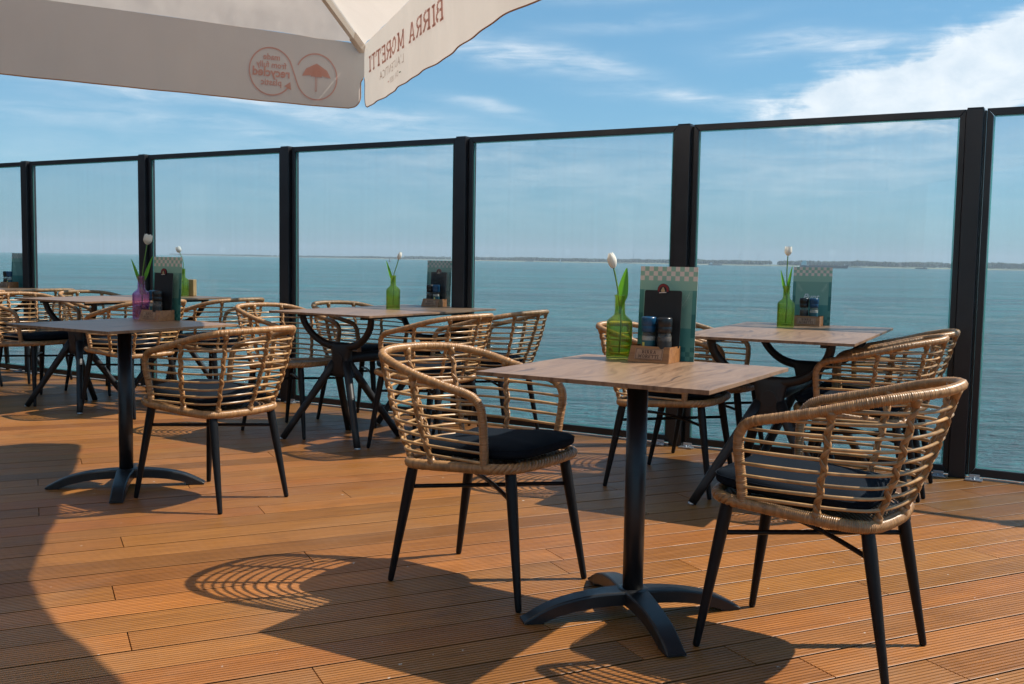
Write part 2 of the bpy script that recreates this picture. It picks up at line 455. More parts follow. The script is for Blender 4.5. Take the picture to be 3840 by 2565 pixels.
def slab_letters(s, h, spacing=0.16):
    """slab-serif capitals made of strokes, each stroke a quad; returns list of (quad, layer), width"""
    W = 0.2  # stem
    def arc(cx, cy, rx, ry, a0, a1, n=7):
        return [(cx + rx * math.cos(rad(a0 + (a1 - a0) * i / n)), cy + ry * math.sin(rad(a0 + (a1 - a0) * i / n))) for i in range(n + 1)]
    def poly(p, w): return [(p[i], p[i + 1], w) for i in range(len(p) - 1)]
    T = 0.13
    G = {
        'B': (0.74, [((.16, 0), (.16, 1), W), ((0, .065), (.42, .065), T), ((0, .935), (.42, .935), T), ((.2, .52), (.42, .52), T)] + poly(arc(.42, .74, .2, .2, 90, -90), .17) + poly(arc(.42, .28, .24, .22, 90, -90), .18)),
        'I': (0.40, [((.2, 0), (.2, 1), W), ((0, .065), (.4, .065), T), ((0, .935), (.4, .935), T)]),
        'R': (0.80, [((.16, 0), (.16, 1), W), ((0, .065), (.34, .065), T), ((0, .935), (.42, .935), T), ((.2, .48), (.44, .48), T), ((.42, .48), (.68, .06), .19), ((.58, .065), (.8, .065), T)] + poly(arc(.42, .71, .22, .22, 90, -90), .17)),
        'A': (0.88, [((.14, 0), (.42, 1), .13), ((.74, 0), (.46, 1), .2), ((0, .065), (.3, .065), T), ((.56, .065), (.88, .065), T), ((.22, .32), (.66, .32), .11)]),
        'M': (1.0, [((.16, 0), (.16, 1), .13), ((.84, 0), (.84, 1), W), ((.14, .97), (.5, .2), .17), ((.5, .2), (.86, .97), .13), ((0, .065), (.32, .065), T), ((.68, .065), (1, .065), T), ((0, .935), (.24, .935), T), ((.76, .935), (1, .935), T)]),
        'O': (0.84, poly(arc(.42, .5, .33, .42, 0, 360, 18), .17)),
        'E': (0.70, [((.16, 0), (.16, 1), W), ((0, .065), (.64, .065), T), ((0, .935), (.62, .935), T), ((.2, .5), (.48, .5), T), ((.62, 0), (.62, .26), .11), ((.6, .74), (.6, 1), .11), ((.46, .38), (.46, .62), .1)]),
        'T': (0.76, [((.38, 0), (.38, 1), W), ((.2, .065), (.56, .065), T), ((0, .935), (.76, .935), T), ((.055, .66), (.055, 1), .11), ((.705, .66), (.705, 1), .11)]),
        ' ': (0.36, []),
    }
    out = []; x = 0.0
    for ch in s:
        w, st = G[ch]
        for i, (a, b, t) in enumerate(st):
            out.append(([((px + x) * h, py * h) for px, py in stroke2d(a, b, t)], i))
        x += w + spacing
    return out, (x - spacing) * h

# ------------------------------------------------------------------ camera
FL, PIT, ROL = 3831.045, 0.0805142, 0.0163140
cam = bpy.data.cameras.new('camera'); co = bpy.data.objects.new('camera', cam); COL.objects.link(co)
cam.sensor_width = 36.0; cam.lens = FL / 3840 * 36; cam.clip_start = 0.05; cam.clip_end = 30000
fw = Vector((0, math.cos(PIT), -math.sin(PIT))); up = Vector((0, math.sin(PIT), math.cos(PIT))); rt = Vector((1, 0, 0))
r2 = rt * math.cos(ROL) + up * math.sin(ROL); u2 = -rt * math.sin(ROL) + up * math.cos(ROL)
mw = Matrix.Identity(4)
for i in range(3):
    mw[i][0] = r2[i]; mw[i][1] = u2[i]; mw[i][2] = -fw[i]
mw[2][3] = 1.07
co.matrix_world = mw
scene.camera = co

# ------------------------------------------------------------------ setting: deck, sea, shore
YAW = 0.44266; BW = 0.149676; BO = -0.133274
bd = np.array([math.cos(YAW), math.sin(YAW)]); bn = np.array([-bd[1], bd[0]])
FA = rad(-30.55); FU = np.array([math.cos(FA), math.sin(FA)]); FN = np.array([-FU[1], FU[0]])   # fence direction, outward normal
F5 = np.array([2.273, 5.132]); FSP = 1.525

def deck():
    known = {23: [0.225, 4.041], 20: [0.234], 24: [0.887], 17: [0.65], 18: [3.225], 22: [1.719, 3.623], 35: [0.023], 31: [0.021], 30: [1.284], 29: [0.871], 15: [1.743]}
    mb = MB()
    half = (BW - 0.008) / 2
    prof = [(-half + 0.001, -0.024), (-half + 0.007, -0.020), (-half + 0.008, -0.004), (-half + 0.0004, -0.0014), (-half, -0.0008), (-half + 0.0010, 0.0)]
    ng = 9; per = (2 * half - 0.010) / ng
    for g in range(ng):
        x0 = -half + 0.005 + per * g + per / 2
        prof += [(x0 - 0.0021, 0.0), (x0 - 0.0016, -0.0042), (x0 + 0.0016, -0.0042), (x0 + 0.0021, 0.0)]
    prof += [(half - 0.0010, 0.0), (half, -0.0008), (half - 0.0004, -0.0014), (half - 0.008, -0.004), (half - 0.007, -0.020), (half - 0.001, -0.024)]
    prof = np.array(prof); npf = len(prof)
    lim = float((F5 + FN * 0.075) @ FN)
    for k in range(-17, 84):
        nc = BO + (k + 0.5) * BW
        s0 = max(-4.0, (-9.0 + nc * math.sin(YAW)) / math.cos(YAW))
        s0 = max(s0, (-3.0 - nc * math.cos(YAW)) / math.sin(YAW))
        send = (lim - nc * (bn @ FN)) / (bd @ FN)
        if send - s0 < 0.3: continue
        js = sorted(known.get(k, []))
        if not js: js = [s0 + random.uniform(0.2, 3.6)]
        while js[0] - s0 > 2.2: js.insert(0, js[0] - random.choice([1.87, 3.74]))
        while send - js[-1] > 4.2: js.append(js[-1] + random.choice([1.87, 3.74, 3.74]))
        cuts = [s0 - 0.3] + [j for j in js if s0 - 0.2 < j < send - 0.12] + [None]
        for a, b in zip(cuts[:-1], cuts[1:]):
            tone = float(np.clip(random.gauss(0.97, 0.135), 0.64, 1.28))
            dz = random.uniform(-0.0006, 0.0004)
            V = []
            nn = nc + prof[:, 0]
            for end in (0, 1):
                if end == 0: ss = np.full(npf, a + 0.0018)
                elif b is None: ss = (lim - nn * (bn @ FN)) / (bd @ FN)
                else: ss = np.full(npf, b - 0.0018)
                P = ss[:, None] * bd + nn[:, None] * bn
                V += [(P[i, 0], P[i, 1], prof[i, 1] + dz) for i in range(npf)]
            Fs = [(i, npf + i, npf + i + 1, i + 1) for i in range(npf - 1)]
            Fs += [tuple(range(npf)), tuple(range(2 * npf - 1, npf - 1, -1))]
            mb.add(V, Fs, False, tone)
    tag(mb.build('deck', M['deck']), kind='structure')
    # dark carcass under the boards, with an edge beam under the fence
    b = MB()
    def quad(off, z0, z1):
        pts = [F5 + FN * off + FU * 9.0, F5 + FN * off - FU * 15.0]
        q = [pts[0], pts[1], np.array([-14.0, -4.0]), np.array([12.0, -4.0])]
        V = [(p[0], p[1], z) for z in (z0, z1) for p in q]
        return V, [(3, 2, 1, 0), (4, 5, 6, 7), (0, 1, 5, 4), (1, 2, 6, 5), (2, 3, 7, 6), (3, 0, 4, 7)]
    b.add(*quad(0.06, -0.40, -0.090))
    tag(b.build('deck_base', M['base']), kind='structure')
deck()

SEA = -5.0
sb = MB()
xs = [-9500, -3000, -900, -250, -60, 0, 60, 250, 900, 3000, 9500]; ys = [-1500, -300, -60, 0, 20, 60, 200, 700, 2500, 9500]
sb.add([(x, y, SEA) for y in ys for x in xs], [(j * 11 + i, j * 11 + i + 1, (j + 1) * 11 + i + 1, (j + 1) * 11 + i) for j in range(len(ys) - 1) for i in range(10)])
tag(sb.build('sea', M['sea']), kind='structure')

def pol(az, d): return np.array([math.sin(rad(az)) * d, math.cos(rad(az)) * d])
SH = [(34, 2350), (27, 2600), (20, 2800), (12, 3000), (4, 3250), (-4, 3550), (-10, 4200), (-15, 5000), (-19, 6000)]
def shore_d(az): 
    a = [s[0] for s in SH][::-1]; d = [s[1] for s in SH][::-1]
    return float(np.interp(az, a, d))
def shore():
    mb = MB(); n = 150
    rows = []
    for i in range(n + 1):
        az = -19.5 + 53.5 * i / n
        d = shore_d(az) * (1 + 0.012 * math.sin(i * 0.9) + 0.01 * math.sin(i * 0.37))
        sh = min(1, (az + 19.5) / 4)
        rows.append([(d, SEA - 0.4), (d + 12, SEA + 1.0 * sh), (d + 60, SEA + 2.2 * sh), (d + 500, SEA + 3.5 * sh), (d + 520, SEA - 0.6)])
    V = []
    for i, r in enumerate(rows):
        az = -19.5 + 53.5 * i / n
        for d, z in r:
            p = pol(az, d); V.append((p[0], p[1], z))
    F = [(i * 5 + j, i * 5 + j + 1, (i + 1) * 5 + j + 1, (i + 1) * 5 + j) for i in range(n) for j in range(4)]
    mb.add(V, F, True)
    for j in range(len(mb.f)): mb.mi[j] = 1 if j % 4 == 0 else 0
    tag(mb.build('far_shore', [M['shore'], M['sand']]), kind='structure')
    # distant belt of trees: many leaf clumps, one mass
    tb = MB()
    az = -18.5
    while az < 33.5:
        d = shore_d(az)
        g = math.sin(az * 2.1) + math.sin(az * 0.73 + 1) + random.gauss(0, 0.5)
        frac = 1.0 if az > -6 else 0.75
        if g > -1.7:
            hgt = (8.0 + 5.0 * min(1, max(0, (az + 12) / 34)) + 1.6 * random.random() + 0.9 * max(0, g)) * frac
            wdt = random.uniform(5, 13)
            dd = d + random.uniform(70, 130)
            p = pol(az, dd)
            for c in range(5):
                cx, cy = p[0] + random.gauss(0, wdt * 0.4), p[1] + random.gauss(0, 6)
                rz = hgt * random.uniform(0.35, 0.5); rx = wdt * random.uniform(0.35, 0.6)
                cz = SEA + 1.5 + hgt * random.uniform(0.45, 0.72)
                nn = 7
                V = [(cx, cy, cz + rz)]
                for ring, (q, zz) in enumerate(((0.75, 0.6), (1.0, 0.0), (0.8, -0.7))):
                    for j in range(nn):
                        a = 2 * PI * j / nn
                        s = q * rx * random.uniform(0.75, 1.2)
                        V.append((cx + s * math.cos(a), cy + s * math.sin(a), cz + zz * rz * random.uniform(0.85, 1.15)))
                Fs = [(0, 1 + j, 1 + (j + 1) % nn) for j in range(nn)]
                for r_ in range(2):
                    for j in range(nn):
                        l = (j + 1) % nn
                        Fs.append((1 + r_ * nn + j, 1 + (r_ + 1) * nn + j, 1 + (r_ + 1) * nn + l, 1 + r_ * nn + l))
                tb.add(V, Fs, False, random.uniform(0.7, 1.3))
        az += 0.052
    tag(tb.build('far_treeline', M['wood_far']), 'low dark belt of trees along the far shore', 'trees', kind='stuff')
shore()

def turbine(az, d, hub, blade, ph, label):
    p = pol(az, d)
    t = empty('wind_turbine', (p[0], p[1], SEA), rad(-az))
    tag(t, label, 'wind turbine', 'wind turbines on the far shore')
    MB().tube([(0, 0, 0), (0, 0, hub * 0.5), (0, 0, hub)], [2.3, 1.8, 1.3], 10).build('tower', M['turbine'], t)
    MB().box((0, 0, hub + 1), (3.0, 8, 3.2), ch=0.5).build('nacelle', M['turbine'], t)
    MB().tube([(0, -4.0, hub + 1), (0, -5.2, hub + 1), (0, -6.4, hub + 1)], [1.7, 1.6, 0.5], 10).build('hub', M['turbine'], t)
    for i in range(3):
        a = rad(ph + 120 * i)
        q = [(math.sin(a) * s, -5.4, hub + 1 + math.cos(a) * s) for s in (0.8, blade * 0.2, blade * 0.6, blade)]
        MB().tube(q, [0.9, 1.5, 1.0, 0.3], 8).build('blade', M['turbine'], t)
turbine(6.67, 5200, 44, 26, 55, 'faint wind turbine on the shore above the tulip bud of the nearest table')
turbine(7.76, 5600, 44, 22, 10, 'smallest wind turbine, beside the fence post behind the nearest menu')
turbine(12.43, 4800, 42, 24, 60, 'wind turbine on the shore nearer the fence post, of the two close together')
turbine(13.43, 4900, 42, 24, 58, 'wind turbine on the shore just beside the white tulip head')

def ship(name, az0, az1, d, label, hullh, house_s, mats, cat='ship', bow_right=True, group=None):
    p0, p1 = pol(az0, d), pol(az1, d)
    L = float(np.linalg.norm(p1 - p0)); a = math.atan2(p1[1] - p0[1], p1[0] - p0[0])
    t = empty(name, (p0[0], p0[1], SEA), a)
    tag(t, label, cat, group)
    hb = MB(); n = 14; V = []
    B = L * 0.07
    for i in range(n + 1):
        u = i / n; x = u * L
        w = B * min(1, (1 - u) * 7 + 0.05) * min(1, 0.75 + u * 3)
        z = hullh * (1 + 0.35 * max(0, (u - 0.86) / 0.14) + 0.2 * max(0, (0.12 - u) / 0.12))
        rake = L * 0.03 * max(0, (u - 0.9) / 0.1)
        V += [(x, -w * 0.8, -0.3), (x + rake, -w, z), (x + rake, w, z), (x, w * 0.8, -0.3)]
    F = [(i * 4 + j, (i + 1) * 4 + j, (i + 1) * 4 + (j + 1) % 4, i * 4 + (j + 1) % 4) for i in range(n) for j in range(4)]
    F += [(3, 2, 1, 0), (n * 4, n * 4 + 1, n * 4 + 2, n * 4 + 3)]
    hb.add(V, F).build('hull', mats[0], t)
    MB().box((L * 0.5, 0, hullh + hullh * 0.12), (L * 0.62, B * 1.5, hullh * 0.24), ch=0.1).build('hatch_cover', mats[1], t)
    hx, hw, hh = house_s
    s = MB(); s.box((L * hx, 0, hullh + hh * 0.3), (L * hw, B * 1.7, hh * 0.6), ch=0.1); s.box((L * (hx + 0.006), 0, hullh + hh * 0.78), (L * hw * 0.75, B * 1.9, hh * 0.36), ch=0.1)
    ho = s.build('deckhouse', mats[2], t)
    MB().box((L * (hx + 0.006) + L * hw * 0.38, 0, hullh + hh * 0.82), (0.25, B * 1.7, hh * 0.13)).build('bridge_window', M['black'], ho)
    MB().tube([(L * hx, 0, hullh + hh * 0.9), (L * hx, 0, hullh + hh * 1.3)], [0.35, 0.2], 6).build('mast', mats[2], t)
    MB().tube([(L * 0.94, 0, hullh), (L * 0.94, 0, hullh + hh * 0.55)], [0.4, 0.2], 6).build('foremast', mats[2], t)
ship('cargo_ship', 15.62, 18.06, 1900, 'long dark cargo ship with white deckhouse sailing behind the menu card', 4.2, (0.09, 0.115, 9.0), (M['hull'], M['rust'], M['house']))
ship('river_barge', 10.78, 11.5, 2650, 'low blue barge close to the shore beside the fence post', 2.2, (0.2, 0.2, 4.2), (M['navy'], M['rust'], M['house']), 'barge')
ship('river_barge', 21.42, 22.0, 2350, 'low dark barge close to the shore in the wide screen beside the last full post', 2.0, (0.75, 0.2, 3.0), (M['navy'], M['rust'], M['navy']), 'barge')

def sailboat():
    p = pol(2.65, 3000)
    t = empty('sailing_boat', (p[0], p[1], SEA)); tag(t, 'tiny white sailing boat before the far shore', 'boat')
    V = []
    for i in range(7):
        u = i / 6; w = 1.3 * math.sin(PI * (0.12 + 0.8 * u)); x = -4 + 9 * u
        V += [(x, -w, 1.3), (x, 0, -0.3), (x, w, 1.3)]
    F = [(i * 3 + j, (i + 1) * 3 + j, (i + 1) * 3 + j + 1, i * 3 + j + 1) for i in range(6) for j in range(2)] + [(i * 3, i * 3 + 2, (i + 1) * 3 + 2, (i + 1) * 3) for i in range(6)]
    MB().add(V, F).build('hull', M['house'], t)
    MB().tube([(0, 0, 1), (0, 0, 12)], 0.12, 6).build('mast', M['alu'], t)
    MB().grid(lambda u, v: (0.1 - 4.0 * u * (1 - v), 0.5 * u * (1 - u) * 2, 1.8 + 9.8 * v), 4, 6).build('sail', M['house'], t)
sailboat()
def buoy():
    p = pol(-6.88, 1500)
    t = empty('channel_buoy', (p[0], p[1], SEA)); tag(t, 'dark channel buoy floating on the water beyond the green vase', 'buoy')
    MB().lathe([(1.6, -0.4), (1.7, 0.6), (1.0, 1.0), (0.5, 3.4), (0.3, 4.2)], 12, capt=True).build('float', M['hull'], t)
    MB().lathe([(0.6, 4.2), (0.02, 5.4)], 8).build('topmark', M['hull'], t)
buoy()

# ------------------------------------------------------------------ glass fence
def fence():
    H = 1.86
    names = {-1: 'beyond the leftmost table', 0: 'behind the farthest table', 1: 'behind the purple vase table, farthest full one', 2: 'behind the tulip of the long table in the middle', 3: 'between the green vase with a bud and the nearest menu', 4: 'the widest, with the cargo ship behind it', 5: 'at the bare deck corner, past the widest screen', 6: 'at the end of the row'}
    def rotbox(mb, x, off, z, sx, sy, sz, ch):
        mb.box((x, off, z), (sx, sy, sz), ch=ch)
    for n in range(-1, 7):
        b = F5 + FU * (n - 5) * FSP
        t = empty('glass_screen', (b[0], b[1], 0), FA)
        tag(t, ('framed clear glass wind screen ' + names[n]), 'glass screen', 'glass wind screens along the deck edge')
        x0, x1 = 0.052, FSP - 0.043
        fr = 0.030; y = 0.045; dp = 0.042
        zb, zt = 0.012, H - 0.006
        # mitred frame
        for side, quad in (('bottom', [(x0, zb), (x1, zb), (x1 - fr, zb + fr + 0.012), (x0 + fr, zb + fr + 0.012)]), ('top', [(x0 + fr, zt - fr - 0.006), (x1 - fr, zt - fr - 0.006), (x1, zt), (x0, zt)]),
                           ('left', [(x0, zb), (x0 + fr, zb + fr + 0.012), (x0 + fr, zt - fr - 0.006), (x0, zt)]), ('right', [(x1, zb), (x1, zt), (x1 - fr, zt - fr - 0.006), (x1 - fr, zb + fr + 0.012)])):
            q = np.array(quad); c = q.mean(0); q = c + (q - c) * (1 - 0.0006 / np.maximum(np.abs(q - c), 0.01))
            V = [(p[0], y - dp / 2, p[1]) for p in q] + [(p[0], y + dp / 2, p[1]) for p in q]
            F = [(0, 1, 2, 3), (7, 6, 5, 4)] + [(i, i + 4, (i + 1) % 4 + 4, (i + 1) % 4) for i in range(4)]
            bm = bmesh.new(); vs = [bm.verts.new(v) for v in V]
            for f in F: bm.faces.new([vs[i] for i in f])
            bmesh.ops.recalc_face_normals(bm, faces=bm.faces)
            bmesh.ops.bevel(bm, geom=list(bm.edges), offset=0.0022, segments=2, profile=0.5, affect='EDGES')
            bm.verts.index_update()
            MB().add([v.co for v in bm.verts], [[v.index for v in f.verts] for f in bm.faces]).build('frame_rail', M['frame'], t)
            bm.free()
        gx0, gx1, gz0, gz1 = x0 + fr + 0.001, x1 - fr - 0.001, zb + fr + 0.013, zt - fr - 0.007
        g = MB(); g.box(((gx0 + gx1) / 2, y, (gz0 + gz1) / 2), (gx1 - gx0, 0.010, gz1 - gz0))
        g.build('glass_pane', M['pane'], t)
        e = MB()
        for (cx, cz, sx, sz) in (((gx0 + gx1) / 2, gz1 - 0.0035, gx1 - gx0 - 0.002, 0.006), (gx0 + 0.0035, (gz0 + gz1) / 2, 0.006, gz1 - gz0 - 0.016), (gx1 - 0.0035, (gz0 + gz1) / 2, 0.006, gz1 - gz0 - 0.016), ((gx0 + gx1) / 2, gz0 + 0.0035, gx1 - gx0 - 0.002, 0.006)):
            e.box((cx, y - 0.0085, cz), (sx, 0.004, sz))
        e.build('glazing_bead_edge', M['gasket'], t)
    pl = {-1: 'hidden end of the row', 0: 'beside the farthest menu card', 1: 'behind the purple vase', 2: 'behind the armchair without a cushion', 3: 'behind the menu of the long table in the middle', 4: 'behind the menu on the nearest table', 5: 'widest, at the open deck beside the nearest armchairs', 6: 'past the bare deck corner'}
    for n in range(0, 8):
        b = F5 + FU * (n - 5) * FSP
        t = empty('fence_post', (b[0], b[1], 0), FA)
        tag(t, 'slim anthracite metal fence post ' + pl.get(n, 'at the end of the row'), 'fence post', 'metal posts between the glass screens')
        m = MB(); m.box((0, 0.035, H / 2 - 0.004), (0.080, 0.072, H - 0.008), ch=0.004); m.build('profile', M['frame'], t)
        m = MB(); m.box((0, 0.035, H - 0.0045), (0.074, 0.066, 0.006), ch=0.002); m.build('cap', M['frame'], t)
        m = MB(); m.box((-0.047, 0.050, H / 2), (0.010, 0.03, H - 0.03)); m.box((0.0455, 0.050, H / 2), (0.008, 0.03, H - 0.03)); m.build('cover_strip', M['black'], t)
        for sx in (-1, 1):
            m = MB(); m.box((sx * 0.085, -0.035, 0.006), (0.08, 0.045, 0.008), ch=0.002); m.box((sx * 0.085, -0.012, 0.018), (0.05, 0.006, 0.022), ch=0.002); m.tube([(sx * 0.085, -0.04, 0.010), (sx * 0.085, -0.04, 0.016)], 0.007, 6)
            m.build('foot_plate', M['clip'], t)
fence()

# ------------------------------------------------------------------ rattan armchair
def rimz(x): return 0.4193 + 0.0667 * x
def ridged(path, r0, pitch, amp=0.0024, closed=False, mbx=None, n=10, lo=0.80, hi=1.14):
    """tube wrapped with cane binding: a ridge per turn, each turn with its own tone"""
    P = np.asarray(path); d = np.linalg.norm(np.diff(P, axis=0), axis=1)
    s = np.r_[0, np.cumsum(d)]
    k = np.floor(s / pitch).astype(int); ph = s / pitch - k
    jr = RNG.normal(0, 0.00035, k.max() + 2); jt = RNG.uniform(lo, hi, k.max() + 2)
    r = r0 - 0.0006 + amp * (np.sin(PI * ph) ** 0.6) + jr[k]
    mbx.tube(P, r, n, closed=closed, tone=jt[k])

def make_chair():
    root = empty('rattan_armchair')
    # seat rim: wrapped U at sides and back, braided front
    corner = [(0.16, -0.213), (0.02, -0.213), (-0.11, -0.210), (-0.175, -0.192), (-0.208, -0.145), (-0.222, -0.06), (-0.226, 0), (-0.222, 0.06), (-0.208, 0.145), (-0.175, 0.192), (-0.11, 0.210), (0.02, 0.213), (0.16, 0.213)]
    U = spline([(x, y, rimz(x)) for x, y in corner], step=0.00135)
    m = MB(); ridged(U, 0.0158, 0.0054, mbx=m, n=9)
    fr = [(0.13, -0.213), (0.175, -0.208), (0.215, -0.180), (0.236, -0.12), (0.243, 0), (0.236, 0.12), (0.215, 0.180), (0.175, 0.208), (0.13, 0.213)]
    FP = spline([(x, y, rimz(x)) for x, y in fr], step=0.004)
    s = np.r_[0, np.cumsum(np.linalg.norm(np.diff(FP, axis=0), axis=1))]
    T = np.gradient(FP, axis=0); T /= np.linalg.norm(T, axis=1)[:, None]
    up_ = np.array([0, 0, 1.0]); side = np.cross(T, up_)
    for q in range(4):
        a = 2 * PI * (s / 0.062 + q / 4)
        m.tube(FP + side * (0.0095 * np.cos(a))[:, None] + up_ * (0.0095 * np.sin(a))[:, None], 0.0082, 6, tone=RNG.uniform(0.75, 1.15))
    m.tube(FP, 0.011, 6, tone=0.6)
    m.build('seat_rim', M['wicker'], root)
    w = MB()
    def seat(u, v):
        x = -0.205 + 0.43 * u; hw = 0.198 if -0.16 < x < 0.19 else 0.165
        y = (v * 2 - 1) * hw
        return (x, y, rimz(x) + 0.004 - 0.010 * (math.sin(PI * u) * math.sin(PI * v)))
    w.grid(seat, 16, 16, flip=False); w.grid(lambda u, v: tuple(np.array(seat(u, v)) - (0, 0, 0.007)), 16, 16, flip=True)
    w.build('woven_seat', M['weave'], root)
    # hoop (top rail with arm posts)
    half = [(0.130, -0.213, 0.420), (0.134, -0.224, 0.50), (0.138, -0.240, 0.585), (0.130, -0.247, 0.628), (0.098, -0.253, 0.656), (0.02, -0.262, 0.676), (-0.09, -0.267, 0.703), (-0.20, -0.252, 0.733), (-0.285, -0.205, 0.752), (-0.338, -0.115, 0.760), (-0.352, 0, 0.762)]
    full = half + [(x, -y, z) for x, y, z in half[-2::-1]]
    HP = spline(full, step=0.00135)
    m = MB(); ridged(HP, 0.0128, 0.0054, mbx=m, n=9)
    # thicker bound joints where uprights meet the rail
    rail = m.build('backrest_rail', M['wicker'], root)
    # plan curves for the lattice
    topc = spline([(0.134, -0.240, 0.64), (0.02, -0.262, 0.676), (-0.09, -0.267, 0.703), (-0.20, -0.252, 0.733), (-0.285, -0.205, 0.752), (-0.338, -0.115, 0.760), (-0.352, 0, 0.762), (-0.338, 0.115, 0.760), (-0.285, 0.205, 0.752), (-0.20, 0.252, 0.733), (-0.09, 0.267, 0.703), (0.02, 0.262, 0.676), (0.134, 0.240, 0.64)], step=0.004)
    botc = spline([(0.130, -0.213, 0), (0.04, -0.213, 0), (-0.04, -0.2125, 0), (-0.11, -0.210, 0), (-0.182, -0.186, 0), (-0.216, -0.10, 0), (-0.226, 0, 0), (-0.216, 0.10, 0), (-0.182, 0.186, 0), (-0.11, 0.210, 0), (-0.04, 0.2125, 0), (0.04, 0.213, 0), (0.130, 0.213, 0)], step=0.004)
    uu = np.linspace(0, 1, 161)
    top = np.stack([np.interp(uu, np.linspace(0, 1, len(topc)), topc[:, i]) for i in range(3)], 1)
    bot = np.stack([np.interp(uu, np.linspace(0, 1, len(botc)), botc[:, i]) for i in range(3)], 1)
    bot[:, 2] = rimz(bot[:, 0])
    def at(i, z):
        t = (z - bot[i, 2]) / (top[i, 2] - bot[i, 2])
        bul = 0.012 * math.sin(PI * min(1, max(0, t)))    # slight belly
        p = bot[i] * (1 - t) + top[i] * t
        q = p[:2] / (np.linalg.norm(p[:2]) + 1e-9)
        return np.array([p[0] + q[0] * bul, p[1] + q[1] * bul, z])
    zr = [0.454 + 0.0322 * i for i in range(9)]
    for zi in zr:
        lv = lambda i: zi + 0.012 * (0.5 - abs(uu[i] - 0.5) * 2) - 0.004
        ok = [i for i in range(161) if lv(i) < top[i, 2] - 0.004]
        P = np.array([at(i, lv(i)) for i in ok])
        P[:, 2] += RNG.normal(0, 0.0006) + 0.0012 * np.sin(np.linspace(0, 9, len(P)) + RNG.uniform(0, 6))
        MB().tube(P, 0.0048 + 0.0005 * np.sin(np.linspace(0, 21, len(P)) + RNG.uniform(0, 6)), 7, tone=np.clip(0.95 + 0.2 * np.sin(np.linspace(0, 14, len(P)) + RNG.uniform(0, 6)), 0.7, 1.2)).build('rod', M['cane'], rail)
    # uprights with criss-cross binding
    for ui in (0.195, 0.352, 0.5, 0.648, 0.805):
        i = int(round(ui * 160))
        zs = np.linspace(bot[i, 2] + 0.004, top[i, 2] - 0.004, 60)
        P = np.array([at(i, z) for z in zs])
        q = P[:, :2] / np.linalg.norm(P[:, :2], axis=1)[:, None]
        nrm = np.c_[q, np.zeros(len(P))]
        tan = np.gradient(P, axis=0); tan /= np.linalg.norm(tan, axis=1)[:, None]
        sd = np.cross(tan, nrm)
        m = MB(); m.tube(P, 0.0078, 7, tone=0.72)
        d = np.r_[0, np.cumsum(np.linalg.norm(np.diff(P, axis=0), axis=1))]
        dd = np.linspace(0, d[-1], 190)
        I = lambda A: np.stack([np.interp(dd, d, A[:, c]) for c in range(3)], 1)
        Pi, Ni, Si = I(P), I(nrm), I(sd)
        for sg in (1, -1):
            for q_ in range(3):
                a = sg * 2 * PI * dd / 0.0644 + q_ * 0.42 + (PI / 2 if sg < 0 else 0)
                m.tube(Pi + Ni * (0.0088 * np.cos(a))[:, None] + Si * (0.0088 * np.sin(a))[:, None], 0.0031, 5, tone=RNG.uniform(0.7, 1.2))
        # knots at both ends
        m.tube([Pi[-1] - (Pi[-1] - Pi[-14]), Pi[-6], Pi[-1]], [0.0118, 0.0135, 0.0150], 8, tone=0.9)
        m.tube([Pi[0], Pi[6], Pi[13]], [0.0150, 0.0130, 0.0115], 8, tone=0.9)
        m.build('upright', M['wicker'], rail)
    # legs and stretchers
    lg = {}
    for sx, sy in ((1, 1), (1, -1), (-1, 1), (-1, -1)):
        a = np.array([0.2575 if sx > 0 else -0.2575, sy * (0.205 if sx > 0 else 0.192), 0.0])
        b = np.array([0.192 if sx > 0 else -0.186, sy * 0.163, rimz(0.19 * sx) - 0.006])
        d = b - a
        ts = [0, 0.006, 0.02, 0.30, 0.62, 0.86, 0.96, 1.0]; rs = [0.0062, 0.0092, 0.0103, 0.0132, 0.0165, 0.0184, 0.0176, 0.0160]
        MB().tube([a + d * t for t in ts], rs, 14).build('leg', M['metal'], root)
        lg[(sx, sy)] = (a, b)
    def legat(k, z):
        a, b = lg[k]; return a + (b - a) * (z / b[2])
    for ks, arch in ((((1, 1), (-1, -1)), 0.0), (((1, -1), (-1, 1)), 0.013)):
        p, q = legat(ks[0], 0.326), legat(ks[1], 0.322)
        L = [p + (q - p) * t + np.array([0, 0, arch * math.sin(PI * t)]) for t in np.linspace(0, 1, 13)]
        MB().tube(L, 0.0072, 8).build('stretcher', M['metal'], root)
    # seat cushion
    c = MB()
    def sgnp(v, e): return math.copysign(abs(v) ** e, v)
    nu, nv = 64, 22
    V = []
    for j in range(1, nv):
        ph = -PI / 2 + PI * j / nv
        for i in range(nu):
            th = 2 * PI * i / nu
            rr = abs(math.cos(ph)) ** 0.42
            x = 0.217 * rr * sgnp(math.cos(th), 0.36); y = 0.192 * rr * sgnp(math.sin(th), 0.36)
            z = 0.029 * sgnp(math.sin(ph), 0.75)
            edge = max(abs(x) / 0.217, abs(y) / 0.192)
            if z > 0: z += 0.007 * (1 - edge ** 2) + 0.0030 * math.sin(x * 47 + y * 22) * edge ** 2 + 0.0024 * math.sin(y * 71 + 1 + x * 13) * edge ** 2 - 0.010 * math.exp(-((x + 0.03) ** 2 + (y - 0.02) ** 2) / 0.008)
            V.append((x, y, z))
    F = [((j) * nu + i, j * nu + (i + 1) % nu, (j + 1) * nu + (i + 1) % nu, (j + 1) * nu + i) for j in range(nv - 2) for i in range(nu)]
    V += [(0, 0, -0.029), (0, 0, 0.027)]
    a_ = len(V) - 2
    F += [(a_, (i + 1) % nu, i) for i in range(nu)] + [(a_ + 1, (nv - 2) * nu + i, (nv - 2) * nu + (i + 1) % nu) for i in range(nu)]
    c.add(V, F, True)
